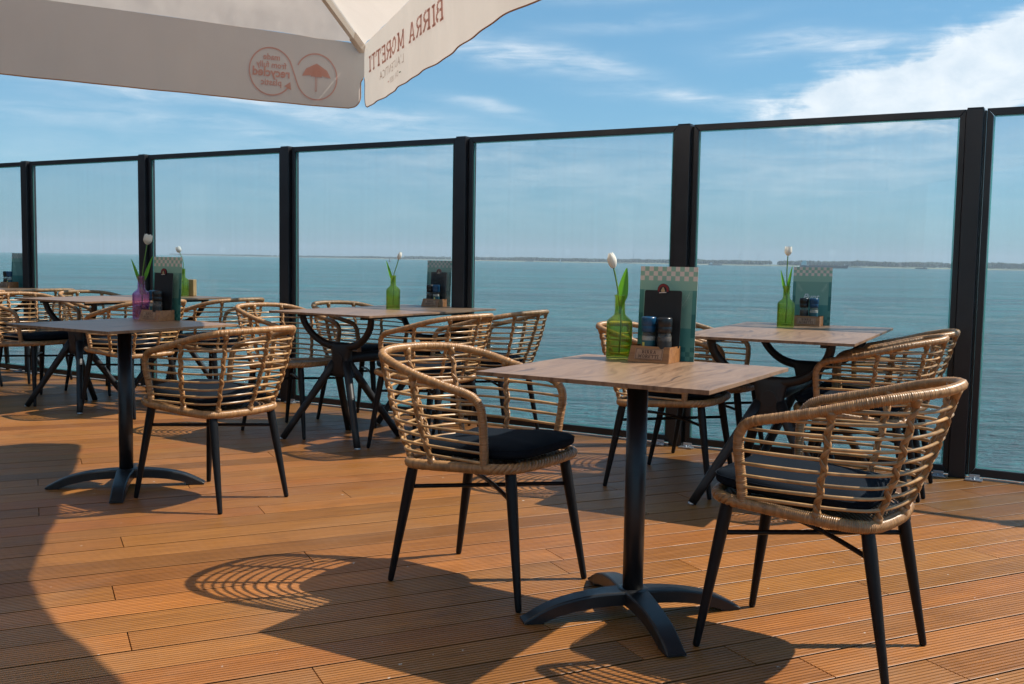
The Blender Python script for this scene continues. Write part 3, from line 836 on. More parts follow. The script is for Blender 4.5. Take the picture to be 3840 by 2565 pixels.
    cu = c.build('cushion', M['cushion'], root, loc=(0.030, 0.006, 0.4660), rot=(0, rad(-3.4), 0))
    pp = [(0.2175 * sgnp(math.cos(t), 0.36), 0.1925 * sgnp(math.sin(t), 0.36), 0.010) for t in np.linspace(0, 2 * PI, 90, endpoint=False)]
    MB().tube(np.array(pp), 0.0019, 5, closed=True).build('piping', M['cushion'], cu)
    return root

CH = make_chair()
chair_group = 'rattan armchairs around the tables'
first = [True]
def chair(x, y, deg, label, cushion=True):
    o = CH if first[0] else copy_tree(CH)
    first[0] = False
    o.location = (x, y, 0); o.rotation_euler = (0, 0, rad(deg))
    tag(o, label, 'armchair', chair_group)
    if not cushion:
        for ch in list(o.children):
            if ch.name.startswith('cushion'):
                for g in list(ch.children): bpy.data.objects.remove(g)
                bpy.data.objects.remove(ch)
    return o

# ------------------------------------------------------------------ tables
def tabletop(lx, ly, parent):
    m = MB(); m.box((0, 0, 0.744), (lx, ly, 0.012), ch=0.0014)
    return m.build('tabletop', M['top'], parent)

def make_pedestal():
    t = empty('pedestal_table')
    tabletop(0.70, 0.70, t)
    m = MB(); m.box((0, 0, 0.7345), (0.40, 0.05, 0.006), ch=0.001); m.box((0, 0, 0.7275), (0.05, 0.40, 0.006), ch=0.001); m.build('mounting_plate', M['cast'], t)
    m = MB(); m.tube([(0, 0, 0.080), (0, 0, 0.30), (0, 0, 0.724)], 0.031, 28); m.build('column', M['cast'], t)
    m = MB(); m.lathe([(0.050, 0.052), (0.050, 0.078), (0.046, 0.084), (0.032, 0.086)], 28, capt=True); m.build('base_hub', M['cast'], t)
    for i in range(4):
        m = MB()
        st = [(0.030, 0.0835, 0.044, 0.040), (0.07, 0.083, 0.044, 0.037), (0.12, 0.080, 0.041, 0.033), (0.18, 0.0725, 0.034, 0.031), (0.24, 0.0595, 0.021, 0.030), (0.275, 0.048, 0.009, 0.0295), (0.290, 0.039, 0.004, 0.0285), (0.318, 0.026, 0.004, 0.0285), (0.345, 0.010, 0.0035, 0.0285)]
        sa_ = np.array(st); rr_ = np.linspace(sa_[0, 0], sa_[-1, 0], 44)
        st = [(r_, float(np.interp(r_, sa_[:, 0], sa_[:, 1])), float(np.interp(r_, sa_[:, 0], sa_[:, 2])), float(np.interp(r_, sa_[:, 0], sa_[:, 3]))) for r_ in rr_]
        zt_ = np.convolve(np.pad([q[1] for q in st], 4, mode='reflect', reflect_type='odd'), np.ones(9) / 9, 'valid')
        st = [(q[0], float(z_), q[2], q[3]) for q, z_ in zip(st, zt_)]
        V = []; ns = 8
        for (r, zt, zb, w) in st:
            e = min(0.006, (zt - zb) * 0.4)
            V += [(r, -w, zb), (r, w, zb), (r, w, zt - e), (r, w - 0.002, zt - e * 0.35), (r, w - e, zt), (r, -w + e, zt), (r, -w + 0.002, zt - e * 0.35), (r, -w, zt - e)]
        F = [(a * ns + j, a * ns + (j + 1) % ns, (a + 1) * ns + (j + 1) % ns, (a + 1) * ns + j) for a in range(len(st) - 1) for j in range(ns)]
        F += [tuple(range(ns - 1, -1, -1)), tuple((len(st) - 1) * ns + j for j in range(ns))]
        m.add(V, F, False)
        m.box((0.305, 0, 0.002), (0.04, 0.05, 0.004))
        a = m.build('base_foot', M['cast'], t, rot=(0, 0, rad(45 + 90 * i)))
    return t

def make_trestle_table():
    t = empty('trestle_table')
    tabletop(0.76, 1.27, t)
    m = MB()
    for x in (-0.24, 0.24): m.box((x, 0, 0.727), (0.03, 1.06, 0.020), ch=0.002)
    m.build('support_rail', M['plastic'], t)
    m = MB(); m.tube([(0, -0.42, 0.475), (0, 0, 0.475), (0, 0.42, 0.475)], 0.030, 14); m.build('beam', M['plastic'], t)
    for sg in (-1, 1):
        hv = 0.43 * sg
        m = MB()
        prof = [(0.572, 0.115, 0.018), (0.555, 0.094, 0.026), (0.525, 0.073, 0.031), (0.48, 0.063, 0.033), (0.44, 0.066, 0.033), (0.41, 0.078, 0.031), (0.385, 0.094, 0.026), (0.372, 0.104, 0.018)]
        V = []; nn = 20
        for z, a, b in prof:
            for j in range(nn):
                q = 2 * PI * j / nn
                V.append((a * math.copysign(abs(math.cos(q)) ** 0.7, math.cos(q)), hv + b * math.copysign(abs(math.sin(q)) ** 0.7, math.sin(q)), z))
        F = [(i * nn + (j + 1) % nn, i * nn + j, (i + 1) * nn + j, (i + 1) * nn + (j + 1) % nn) for i in range(len(prof) - 1) for j in range(nn)]
        F += [tuple(range(nn)), tuple((len(prof) - 1) * nn + j for j in range(nn - 1, -1, -1))]
        m.add(V, F, True)
        tr = m.build('trestle', M['plastic'], t)
        m = MB(); m.tube([(0, hv + sg * 0.030, 0.475), (0, hv + sg * 0.0345, 0.475), (0, hv + sg * 0.0352, 0.475)], [0.038, 0.038, 0.035], 28, smooth=False); m.build('hub_cap', M['plastic'], tr)
        pts = [(-0.262, hv + sg * 0.050, 0.735), (-0.258, hv + sg * 0.046, 0.70), (-0.238, hv + sg * 0.036, 0.655), (-0.185, hv + sg * 0.022, 0.598), (-0.11, hv + sg * 0.008, 0.560), (0, hv, 0.545)]
        full = pts + [(-x, y, z) for x, y, z in pts[-2::-1]]
        P = spline(full, step=0.012)
        m = MB(); m.tube(P, 0.0195 + 0.004 * np.sin(np.linspace(0, PI, len(P))) ** 4, 14); m.build('curved_arm', M['plastic'], tr)
        for sx in (-1, 1):
            for fx, fy in ((0.285, hv + sg * 0.19), (0.20, hv - sg * 0.29)):
                a = np.array([sx * 0.046, hv + (0.008 if fy * sg > hv * sg else -0.008) * sg, 0.455]); b = np.array([sx * fx, fy, 0.006])
                m = MB(); m.tube([a + (b - a) * s for s in (0, 0.2, 0.5, 0.8, 1)], [0.026, 0.0235, 0.0215, 0.020, 0.0190], 14)
                leg = m.build('leg', M['plastic'], tr)
                m = MB(); m.tube([b + (0, 0, -0.005), b + (0, 0, 0.004)], 0.0175, 12); m.build('glide', M['clip'], leg)
    return t

PT = make_pedestal(); TT = make_trestle_table()
T1 = (0.378, 3.030, -31.0); T2 = (-1.766, 4.640, -31.5); T3 = (-2.790, 7.405, -31.0); T4 = (-0.765, 6.300, -32.0); T5 = (1.345, 4.885, -27.0); T6 = (-4.67, 8.59, -31.0)
def loc(T, u, v, z=0.0):
    a = rad(T[2]); c, s = math.cos(a), math.sin(a)
    return (T[0] + u * c - v * s, T[1] + u * s + v * c, z)
PT.location = (T1[0], T1[1], 0); PT.rotation_euler = (0, 0, rad(T1[2]))
tag(PT, 'square wood topped table on a black pedestal, with green vase and closed tulip bud', 'table', 'square pedestal tables')
p2 = copy_tree(PT); p2.location = (T2[0], T2[1], 0); p2.rotation_euler = (0, 0, rad(T2[2]))
tag(p2, 'square wood topped table on a black pedestal, with purple vase', 'table', 'square pedestal tables')
for i, (T, lab) in enumerate(((T4, 'long wood topped table on curved black trestles, before the middle screens'), (T5, 'long wood topped table on curved black trestles, behind the two nearest armchairs'), (T3, 'long wood topped table on black trestles, behind the purple vase'), (T6, 'long wood topped table at the far end, cut by the frame'))):
    o = TT if i == 0 else copy_tree(TT)
    o.location = (T[0], T[1], 0); o.rotation_euler = (0, 0, rad(T[2]))
    tag(o, lab, 'table', 'long trestle tables')

chair(-0.071, 3.343, -33.0, 'rattan armchair facing the nearest pedestal table, its cushion seen from the side')
chair(0.857, 2.805, 145.0, 'nearest rattan armchair, its back to the open deck, right of the nearest table')
chair(-1.313, 4.452, 148.2, 'rattan armchair with its back turned, at the table with the purple vase')
def at(T, u, v, turn, lab, cushion=True):
    x, y, _ = loc(T, u, v); return chair(x, y, T[2] + turn, lab, cushion)
at(T4, -0.428, -0.365, 1, 'rattan armchair without a cushion, its woven seat bare', False)
at(T4, -0.36, 0.225, -2, 'rattan armchair pushed in behind the middle trestle table, near the fence')
at(T4, 0.56, -0.345, 179, 'rattan armchair between the middle trestle table and the armchair seen from the side')
at(T4, 0.575, 0.245, 182, 'rattan armchair nearest the water at the middle trestle table, back turned')
at(T5, -0.50, -0.287, 0, 'rattan armchair behind the black pedestal of the nearest table, facing the trestle table')
at(T5, -0.49, 0.316, -1, 'rattan armchair mostly hidden behind the nearest table\'s menu card')
at(T5, 0.34, -0.235, 180, 'rattan armchair directly behind the nearest one, tucked under the trestle table')
at(T5, 0.355, 0.235, 180, 'third rattan armchair back in the row beside the wide glass post')
at(T3, -0.495, -0.388, 0, 'rattan armchair with a side view of its cushion, at the edge of the photograph')
at(T3, -0.555, 0.25, 2, 'far rattan armchair between the two farthest tables, only its curved rail clear')
at(T3, 0.50, -0.375, 181, 'rattan armchair behind the purple vase, half covered by the pedestal table')
at(T3, 0.60, 0.25, 180, 'rattan armchair behind the black clipboard of the purple vase table')
at(T6, 0.57, -0.34, 180, 'rattan armchair at the farthest table, cut by the edge of the photograph')
at(T6, 0.58, 0.28, 179, 'rattan armchair at the farthest table, its rail just under the tabletop corner')

# ------------------------------------------------------------------ things on the tables
ZT = 0.750
def make_vase(mat, name='glass_vase'):
    t = empty(name)
    outp = [(0.0395, 0.0), (0.0412, 0.003), (0.0412, 0.118), (0.0395, 0.125), (0.030, 0.136), (0.021, 0.143), (0.0178, 0.150), (0.0168, 0.165), (0.0168, 0.202), (0.0195, 0.206), (0.0198, 0.210), (0.0170, 0.210)]
    inp = [(0.0148, 0.204), (0.0146, 0.166), (0.0158, 0.150), (0.0190, 0.141), (0.028, 0.133), (0.0365, 0.123), (0.0380, 0.116), (0.0380, 0.008), (0.030, 0.006)]
    m = MB(); m.lathe(outp + inp, 144, rib=0.085, nr=34, r0=0.002, z1=0.130)
    m.build('bottle', mat, t)
    return t
def vase(T, u, v, mat, lab):
    o = make_vase(mat); o.location = loc(T, u, v, ZT + 0.0005)
    tag(o, lab, 'vase', 'ribbed bottle vases on the tables')
    w = MB(); w.lathe([(0.0362, 0.009), (0.0370, 0.012), (0.0370, 0.066), (0.0360, 0.0665)], 32, capt=True); w.build('water', M['water'], o)
    return o

def tulip(T, u, v, pts, bloom, leaves, lab, open_=0.0):
    """pts: stem points in camera-right/up offsets from the vase mouth; bloom: (height, width, lean vector); leaves: tips"""
    x, y, z = loc(T, u, v, ZT)
    o = empty('tulip', (x, y, z)); tag(o, lab, 'tulip', 'white tulips in vases')
    P = spline([(0.0, 0.0, 0.02), (0.004, 0, 0.12)] + [(a, 0.0, 0.21 + b) for a, b in pts], step=0.006)
    MB().tube(P, 0.0027, 8).build('stem', M['stem'], o)
    top = P[-1]; d = P[-1] - P[-5]; d /= np.linalg.norm(d)
    h, w = bloom
    R = Vector((0, 0, 1)).rotation_difference(Vector(d)).to_matrix()
    mb = MB()
    for layer in range(2):
        for q in range(3):
            a0 = 2 * PI * (q / 3 + layer / 6) + 0.3
            def pet(s, t, a0=a0, layer=layer):
                ang = a0 + (s - 0.5) * 2.25 * (1 - 0.55 * max(0, t - 0.62) / 0.38)
                prof = math.sin(PI * min(1, (0.06 + 0.80 * t) ** (0.75 if open_ else 0.85))) ** 0.8
                r = w / 2 * (prof * (1 - 0.12 * layer)) + 0.0015
                if open_: r = w / 2 * (min(1, (t * 2.6)) ** 0.6) * (0.97 - 0.09 * layer) * (1 - 0.18 * max(0, t - 0.6)) + 0.001
                zz = h * t * (1 - 0.10 * abs(s - 0.5) * 2 * t)
                return tuple(R @ Vector((r * math.cos(ang), r * math.sin(ang), zz)) + Vector(top))
            mb.grid(pet, 10, 12)
    mb.build('bloom', M['petal'], o)
    for (tx, tz, wd, dep) in leaves:
        b = MB()
        def leaf(s, t, tx=tx, tz=tz, wd=wd, dep=dep):
            cx = tx * (t ** 1.5); cz = 0.14 + (0.07 + tz) * t - 0.012 * math.sin(PI * t)
            ww = wd * math.sin(PI * min(1, 0.10 + 0.88 * t)) ** 0.8 * (0.35 + 0.65 * min(1, max(0, (t - 0.28) / 0.25)))
            off = (s - 0.5) * ww
            return (cx + off * 0.85, dep * t + 0.35 * abs(off) - 0.2 * off, cz + off * (-0.25 if tx > 0 else 0.25))
        b.grid(leaf, 6, 18)
        b.build('leaf', M['leaf'], o)
    return o

def caddy(T, u0, u1, v0, v1, lab):
    x, y, z = loc(T, (u0 + u1) / 2, (v0 + v1) / 2, ZT + 0.0005)
    o = empty('wooden_caddy', (x, y, z), rad(T[2])); tag(o, lab, 'table caddy', 'wooden caddies on the tables')
    L = u1 - u0; D = v1 - v0; h = 0.052; s = 0.018
    bm = bmesh.new()
    q = [(-L / 2, -D / 2, 0), (L / 2, -D / 2, 0), (L / 2, D / 2, 0), (-L / 2, D / 2, 0), (-L / 2 + 0.004, -D / 2 + s, h), (L / 2 - 0.004, -D / 2 + s, h), (L / 2, D / 2, h), (-L / 2, D / 2, h)]
    vs = [bm.verts.new(p) for p in q]
    for f in ((3, 2, 1, 0), (4, 5, 6, 7), (0, 1, 5, 4), (1, 2, 6, 5), (2, 3, 7, 6), (3, 0, 4, 7)): bm.faces.new([vs[i] for i in f])
    bm.faces.ensure_lookup_table()
    topf = [f for f in bm.faces if f.calc_center_median().z > h - 0.001][0]
    r = bmesh.ops.inset_individual(bm, faces=[topf], thickness=0.009)
    for v in topf.verts: v.co.z -= 0.030
    bmesh.ops.bevel(bm, geom=[e for e in bm.edges if max(v.co.z for v in e.verts) > h - 0.001 or abs(e.verts[0].co.z - e.verts[1].co.z) > 0.03], offset=0.0012, segments=2, affect='EDGES')
    bm.verts.index_update()
    MB().add([v.co for v in bm.verts], [[v.index for v in f.verts] for f in bm.faces]).build('box', M['caddy'], o)
    bm.free()
    # plaque on the sloping front
    sl = math.atan2(s, h)
    R = Matrix.Translation((0, -D / 2 + s / 2, h / 2)) @ Matrix.Rotation(PI / 2 - sl, 4, 'X')
    m = MB(); m.box((0, 0, 0.0008), (L * 0.68, 0.036, 0.0024), ch=0.0008, M=R)
    pq = m.build('plaque', M['plaque'], o)
    b = MB()
    for row, (txt, hh) in enumerate((('BIRRA', 0.0112), ('MORETTI', 0.0112))):
        qs, wd = slab_letters(txt, hh)
        for quad, lay in qs:
            V = [R @ Vector((px - wd / 2, py + (0.0015 if row == 0 else -0.0128), 0.00225 + 0.00002 * lay)) for px, py in quad]
            b.add(V, [(3, 2, 1, 0)])
    b.build('lettering', M['burnt'], pq)
    e = MB()
    for (cx, cy, sx, sy) in ((0, 0.0158, L * 0.63, 0.0009), (0, -0.0158, L * 0.63, 0.0009), (-L * 0.315, 0, 0.0009, 0.0325), (L * 0.315, 0, 0.0009, 0.0325)):
        e.box((cx, cy, 0.0023), (sx, sy, 0.0006), M=R)
    e.build('border', M['burnt'], pq)
    return o

def grinder(T, u, v, blue, lab, seal=True):
    x, y, z = loc(T, u, v, ZT + 0.0235)
    o = empty('spice_grinder', (x, y, z), rad(T[2] + random.uniform(-30, 30)))
    tag(o, lab, 'grinder', 'salt and pepper grinders in the caddies')
    m = MB(); m.lathe([(0.0215, 0.0), (0.0225, 0.003), (0.0225, 0.060), (0.0200, 0.066), (0.0190, 0.072)], 28, capt=True); m.build('jar', M['clear'], o)
    m = MB(); m.lathe([(0.0195, 0.002), (0.0205, 0.004), (0.0205, 0.055), (0.0195, 0.058)], 20, capt=True); m.build('filling', M['salt'] if blue else M['pepper'], o)
    m = MB(); m.lathe([(0.0205, 0.0725), (0.0225, 0.074), (0.0232, 0.090), (0.0222, 0.092), (0.0236, 0.094), (0.0240, 0.116), (0.0225, 0.120), (0.0170, 0.1215)], 56, rib=0.03, nr=28, r0=0.0735, z1=0.117, capt=True)
    m.build('cap', M['blue'] if blue else M['black'], o)
    b = MB()
    b.grid(lambda s, t: (0.0229 * math.cos(-2.55 + s * 3.6), 0.0229 * math.sin(-2.55 + s * 3.6), 0.008 + 0.038 * t), 16, 2)
    lb = b.build('label', M['lab'] if blue else M['labk'], o)
    if seal:
        b = MB(); b.grid(lambda s, t: (0.0232 * math.cos(-2.1 + s * 0.42), 0.0232 * math.sin(-2.1 + s * 0.42), 0.012 + 0.028 * t), 4, 2); b.build('seal', M['yellow'], lb)
    return o

def menu(T, u0, v0, lab, w=0.20, h=0.305, turn=0.0, opening=16.0, script=False, lean=3.0):
    """folded card menu standing upright: two covers hinged at the right edge"""
    x, y, z = loc(T, u0, v0, ZT + 0.0005)
    o = empty('menu_card', (x, y, z), rad(T[2] + turn)); tag(o, lab, 'menu', 'printed menus standing on the tables')
    nc, nr_ = 13, 20
    mats = [M['cream'], M['mint'], M['sage'], M['teal'], M['deep'], M['line'], M['white']]
    def cell(c, r):     # r = 0 at the top
        if r < 3: return 0 if (c + r) % 2 == 0 else 1
        if r < 5: return 1
        if r >= 17 and c >= 10: return 4 if (c + r) % 2 else 3
        if 1 <= c <= 11 and r < 13: return 2
        if r >= 10 and r < 15: return 4 if (c in (0, 12)) else 3
        return 3
    def page(name, ang, par):
        m = MB(); th = 0.0012
        ca, sa = math.cos(ang), math.sin(ang)
        def P(a, zz, off): # a from the hinge leftwards
            return (w - a * ca - off * sa * 0, a * sa + off, zz)
        for r in range(nr_):
            for c in range(nc):
                a0 = w * (nc - c) / nc; a1 = w * (nc - c - 1) / nc
                z1 = h * (1 - r / nr_); z0 = h * (1 - (r + 1) / nr_)
                m.add([P(a0, z0, 0), P(a1, z0, 0), P(a1, z1, 0), P(a0, z1, 0)], [(0, 1, 2, 3)], False, 1.0, cell(c, r))
        m.add([P(w, 0, th), P(0, 0, th), P(0, h, th), P(w, h, th)], [(3, 2, 1, 0)], False, 1.0, 4)
        q = [P(w, 0, 0), P(0, 0, 0), P(0, h, 0), P(w, h, 0), P(w, 0, th), P(0, 0, th), P(0, h, th), P(w, h, th)]
        m.add(q, [(0, 4, 5, 1), (1, 5, 6, 2), (2, 6, 7, 3), (3, 7, 4, 0)], False, 1.0, 6)
        return m.build(name, mats, par)
    f = page('front_cover', 0.0, o); b = page('back_cover', rad(opening), o)
    o.rotation_euler = (rad(-lean), 0, rad(T[2] + turn))
    # olive branch line drawings
    def branch(cx, cz, sg):
        g = MB()
        P0 = [(cx, cz), (cx - sg * 0.006, cz - 0.018), (cx - sg * 0.018, cz - 0.036), (cx - sg * 0.026, cz - 0.047)]
        pts = spline([(a, b_, 0) for a, b_ in P0], step=0.003)
        for i in range(len(pts) - 1):
            qd = stroke2d(pts[i][:2], pts[i + 1][:2], 0.0009)
            g.add([(a, -0.0007, b_) for a, b_ in qd], [(0, 1, 2, 3)])
        for i in range(3, len(pts) - 1, 3):
            for s2 in (-1, 1):
                c = pts[i][:2]; an = -PI / 2 - sg * 0.5 + s2 * 0.75
                e = (c[0] + 0.013 * math.cos(an), c[1] + 0.013 * math.sin(an))
                mid = ((c[0] + e[0]) / 2, (c[1] + e[1]) / 2); nx, ny = -math.sin(an) * 0.0028, math.cos(an) * 0.0028
                for p_, q_ in ((c, (mid[0] + nx, mid[1] + ny)), ((mid[0] + nx, mid[1] + ny), e), (c, (mid[0] - nx, mid[1] - ny)), ((mid[0] - nx, mid[1] - ny), e)):
                    g.add([(a, -0.0007 - 0.00003 * i, b_) for a, b_ in stroke2d(p_, q_, 0.0007)], [(0, 1, 2, 3)])
        g.build('olive_branch_print', M['line'], f)
    branch(w * 0.88, h * 0.735, 1); branch(w * 0.12, h * 0.735, -1)
    if script:
        V, F, wd = text_mesh('Punt', 0.044, 0.0006, 0.35)
        MB().add([(0.055 + a, -0.0009, h * 0.44 + b_) for a, b_ in V], F).build('script_lettering', M['white'], f)
        V, F, wd = text_mesh('E', 0.017, 0.0002)
        MB().add([(0.128 + a, -0.0009, h * 0.375 + b_) for a, b_ in V], F).build('small_lettering', M['white'], f)
    return o

def clipboard(T, u, v, lab, lean=4.0, turn=0.0):
    x, y, z = loc(T, u, v, ZT + 0.044)
    o = empty('clipboard', (x, y, z)); o.rotation_euler = (rad(-lean), 0, rad(T[2] + turn))
    tag(o, lab, 'clipboard', 'black clipboards in the caddies')
    w, h = 0.128, 0.185
    def rr(w, h, r, n=5):
        out = []
        for cx, cy, a0 in ((w / 2 - r, r, -90), (w / 2 - r, h - r, 0), (-w / 2 + r, h - r, 90), (-w / 2 + r, r, 180)):
            out += [(cx + r * math.cos(rad(a0 + 90 * i / n)), cy + r * math.sin(rad(a0 + 90 * i / n))) for i in range(n + 1)]
        return out
    def slab(outline, y0, y1, mat, name, par):
        n = len(outline)
        V = [(a, y0, b) for a, b in outline] + [(a, y1, b) for a, b in outline]
        return MB().add(V, [tuple(range(n)), tuple(range(2 * n - 1, n - 1, -1))] + [(i + n, (i + 1) % n + n, (i + 1) % n, i) for i in range(n)]).build(name, mat, par)
    slab(rr(w, h, 0.006), -0.0015, 0.0015, M['board'], 'board', o)
    def arch(r, c, base, n=20): return [(-r, base), (r, base)] + [(c[0] + r * math.cos(PI * i / n), c[1] + r * math.sin(PI * i / n)) for i in range(n + 1)]
    bd_ = slab(arch(0.0200, (0, h + 0.002), h - 0.010), -0.0032, 0.0022, M['black'], 'badge', o)
    slab(arch(0.0185, (0, h + 0.002), h - 0.004), -0.0040, -0.0031, M['red'], 'badge_ring', bd_)
    slab(arch(0.0118, (0, h + 0.001), h - 0.006), -0.0048, -0.0039, M['black'], 'badge_field', bd_)
    fig = [(-0.006, h - 0.005), (0.006, h - 0.005), (0.007, h + 0.001), (0.0035, h + 0.004), (0.0035, h + 0.008), (0, h + 0.0105), (-0.0035, h + 0.008), (-0.0035, h + 0.004), (-0.007, h + 0.001)]
    slab(fig, -0.0056, -0.0047, M['tan'], 'badge_figure', bd_)
    slab([(-0.0125, h - 0.0095), (0.0115, h - 0.0075), (0.0115, h - 0.0050), (-0.0125, h - 0.0070)], -0.0056, -0.0041, M['cream'], 'badge_script', bd_)
    return o

near = 'on the nearest table'; mid = 'on the middle trestle table'; pur = 'on the purple vase table'; rgt = 'on the trestle table behind the nearest armchairs'; far = 'on the farthest table'
# nearest table
vase(T1, -0.190, 0.268, M['green'], 'green ribbed glass vase holding a closed bud on the nearest table')
tulip(T1, -0.190, 0.268, [(-0.006, 0.0), (-0.014, 0.045), (-0.024, 0.088)], (0.052, 0.027), [(0.020, 0.088, 0.042, 0.004)], 'closed tulip bud leaning outward in the vase on the nearest table')
caddy(T1, -0.128, 0.013, 0.200, 0.300, 'wooden caddy with burnt lettering plaque on the nearest table')
grinder(T1, -0.075, 0.243, True, 'blue capped salt grinder in the caddy on the nearest table')
grinder(T1, -0.018, 0.238, False, 'black capped pepper grinder in the caddy on the nearest table', seal=False)
clipboard(T1, -0.048, 0.279, 'black clipboard with red arched badge on the nearest table')
menu(T1, -0.148, 0.318, 'teal menu with chequered top edge standing upright on the nearest table')
# trestle table behind the nearest armchairs
vase(T5, -0.095, 0.272, M['green'], 'green ribbed glass vase holding an open tulip beside the script menu')
tulip(T5, -0.095, 0.272, [(0.001, 0.0), (-0.002, 0.07), (0.000, 0.150)], (0.050, 0.036), [(-0.032, 0.078, 0.018, 0.002), (0.024, 0.100, 0.018, -0.003)], 'tall open white tulip beside the menu with script lettering', 0.6)
caddy(T5, -0.097, 0.042, 0.445, 0.545, 'wooden caddy before the menu with script lettering')
grinder(T5, -0.048, 0.488, False, 'black capped pepper grinder before the menu with script lettering', seal=False)
grinder(T5, 0.002, 0.490, True, 'blue capped salt grinder before the menu with script lettering', seal=False)
menu(T5, -0.128, 0.572, 'teal menu with white script lettering and no clipboard', script=True, opening=20)
# middle trestle table
vase(T4, -0.005, 0.050, M['green'], 'green ribbed glass vase with small bud, on the middle trestle table')
tulip(T4, -0.005, 0.050, [(0.004, 0.0), (0.018, 0.05), (0.032, 0.100)], (0.048, 0.024), [(-0.044, 0.090, 0.021, 0.002)], 'slim tulip bud leaning over a single leaf on the middle trestle table')
caddy(T4, -0.130, 0.010, 0.500, 0.600, 'wooden caddy at the far end of the middle trestle table')
grinder(T4, -0.088, 0.545, False, 'black capped pepper grinder at the end of the middle trestle table', seal=False)
grinder(T4, -0.035, 0.540, True, 'blue capped salt grinder at the end of the middle trestle table')
clipboard(T4, -0.050, 0.580, 'black clipboard with round badge on the middle trestle table')
menu(T4, -0.172, 0.612, 'teal chequered menu standing on the middle trestle table by the fence')
# purple vase table
vase(T2, -0.238, 0.285, M['purple'], 'purple ribbed glass vase on the square table with a back-turned armchair')
tulip(T2, -0.238, 0.285, [(0.006, 0.0), (0.014, 0.06), (0.030, 0.152)], (0.054, 0.041), [(-0.048, 0.081, 0.021, 0.002), (0.056, 0.098, 0.023, 0.003)], 'big open white tulip in the purple vase', 1.0)
caddy(T2, -0.158, -0.018, 0.200, 0.300, 'wooden caddy beside the purple vase')
grinder(T2, -0.105, 0.252, True, 'blue capped salt grinder next to the purple vase')
grinder(T2, -0.062, 0.236, False, 'black capped pepper grinder with yellow seal next to the purple vase')
clipboard(T2, -0.082, 0.281, 'black clipboard behind the grinders beside the purple vase')
menu(T2, -0.200, 0.318, 'teal chequered menu behind the clipboard on the purple vase table')
# table behind the purple vase
vase(T3, 0.060, 0.455, M['green'], 'green glass vase hidden behind the menu of the purple vase table')
tulip(T3, 0.060, 0.455, [(0.004, 0.0), (0.0, 0.06), (-0.022, 0.120)], (0.050, 0.040), [(-0.02, 0.06, 0.018, 0.0)], 'small white tulip head showing above the menu of the purple vase table', 0.5)
x, y, z = loc(T3, 0.045, 0.555, ZT + 0.0005)
wb = MB(); wb.box((0, 0, 0.064), (0.052, 0.052, 0.128), ch=0.007)
ob = wb.build('wooden_block', M['block'], loc=(x, y, z), rot=(0, 0, rad(-12)))
tag(ob, 'upright light wooden block beside the menu, on the table behind the purple vase', 'wooden block')
# farthest table
caddy(T6, -0.115, 0.025, 0.440, 0.540, 'wooden caddy on the farthest table')
grinder(T6, -0.075, 0.487, False, 'black capped pepper grinder on the farthest table', seal=False)
grinder(T6, -0.022, 0.485, True, 'blue capped salt grinder on the farthest table')
menu(T6, -0.140, 0.575, 'half open teal menu on the farthest table', opening=38, turn=8)

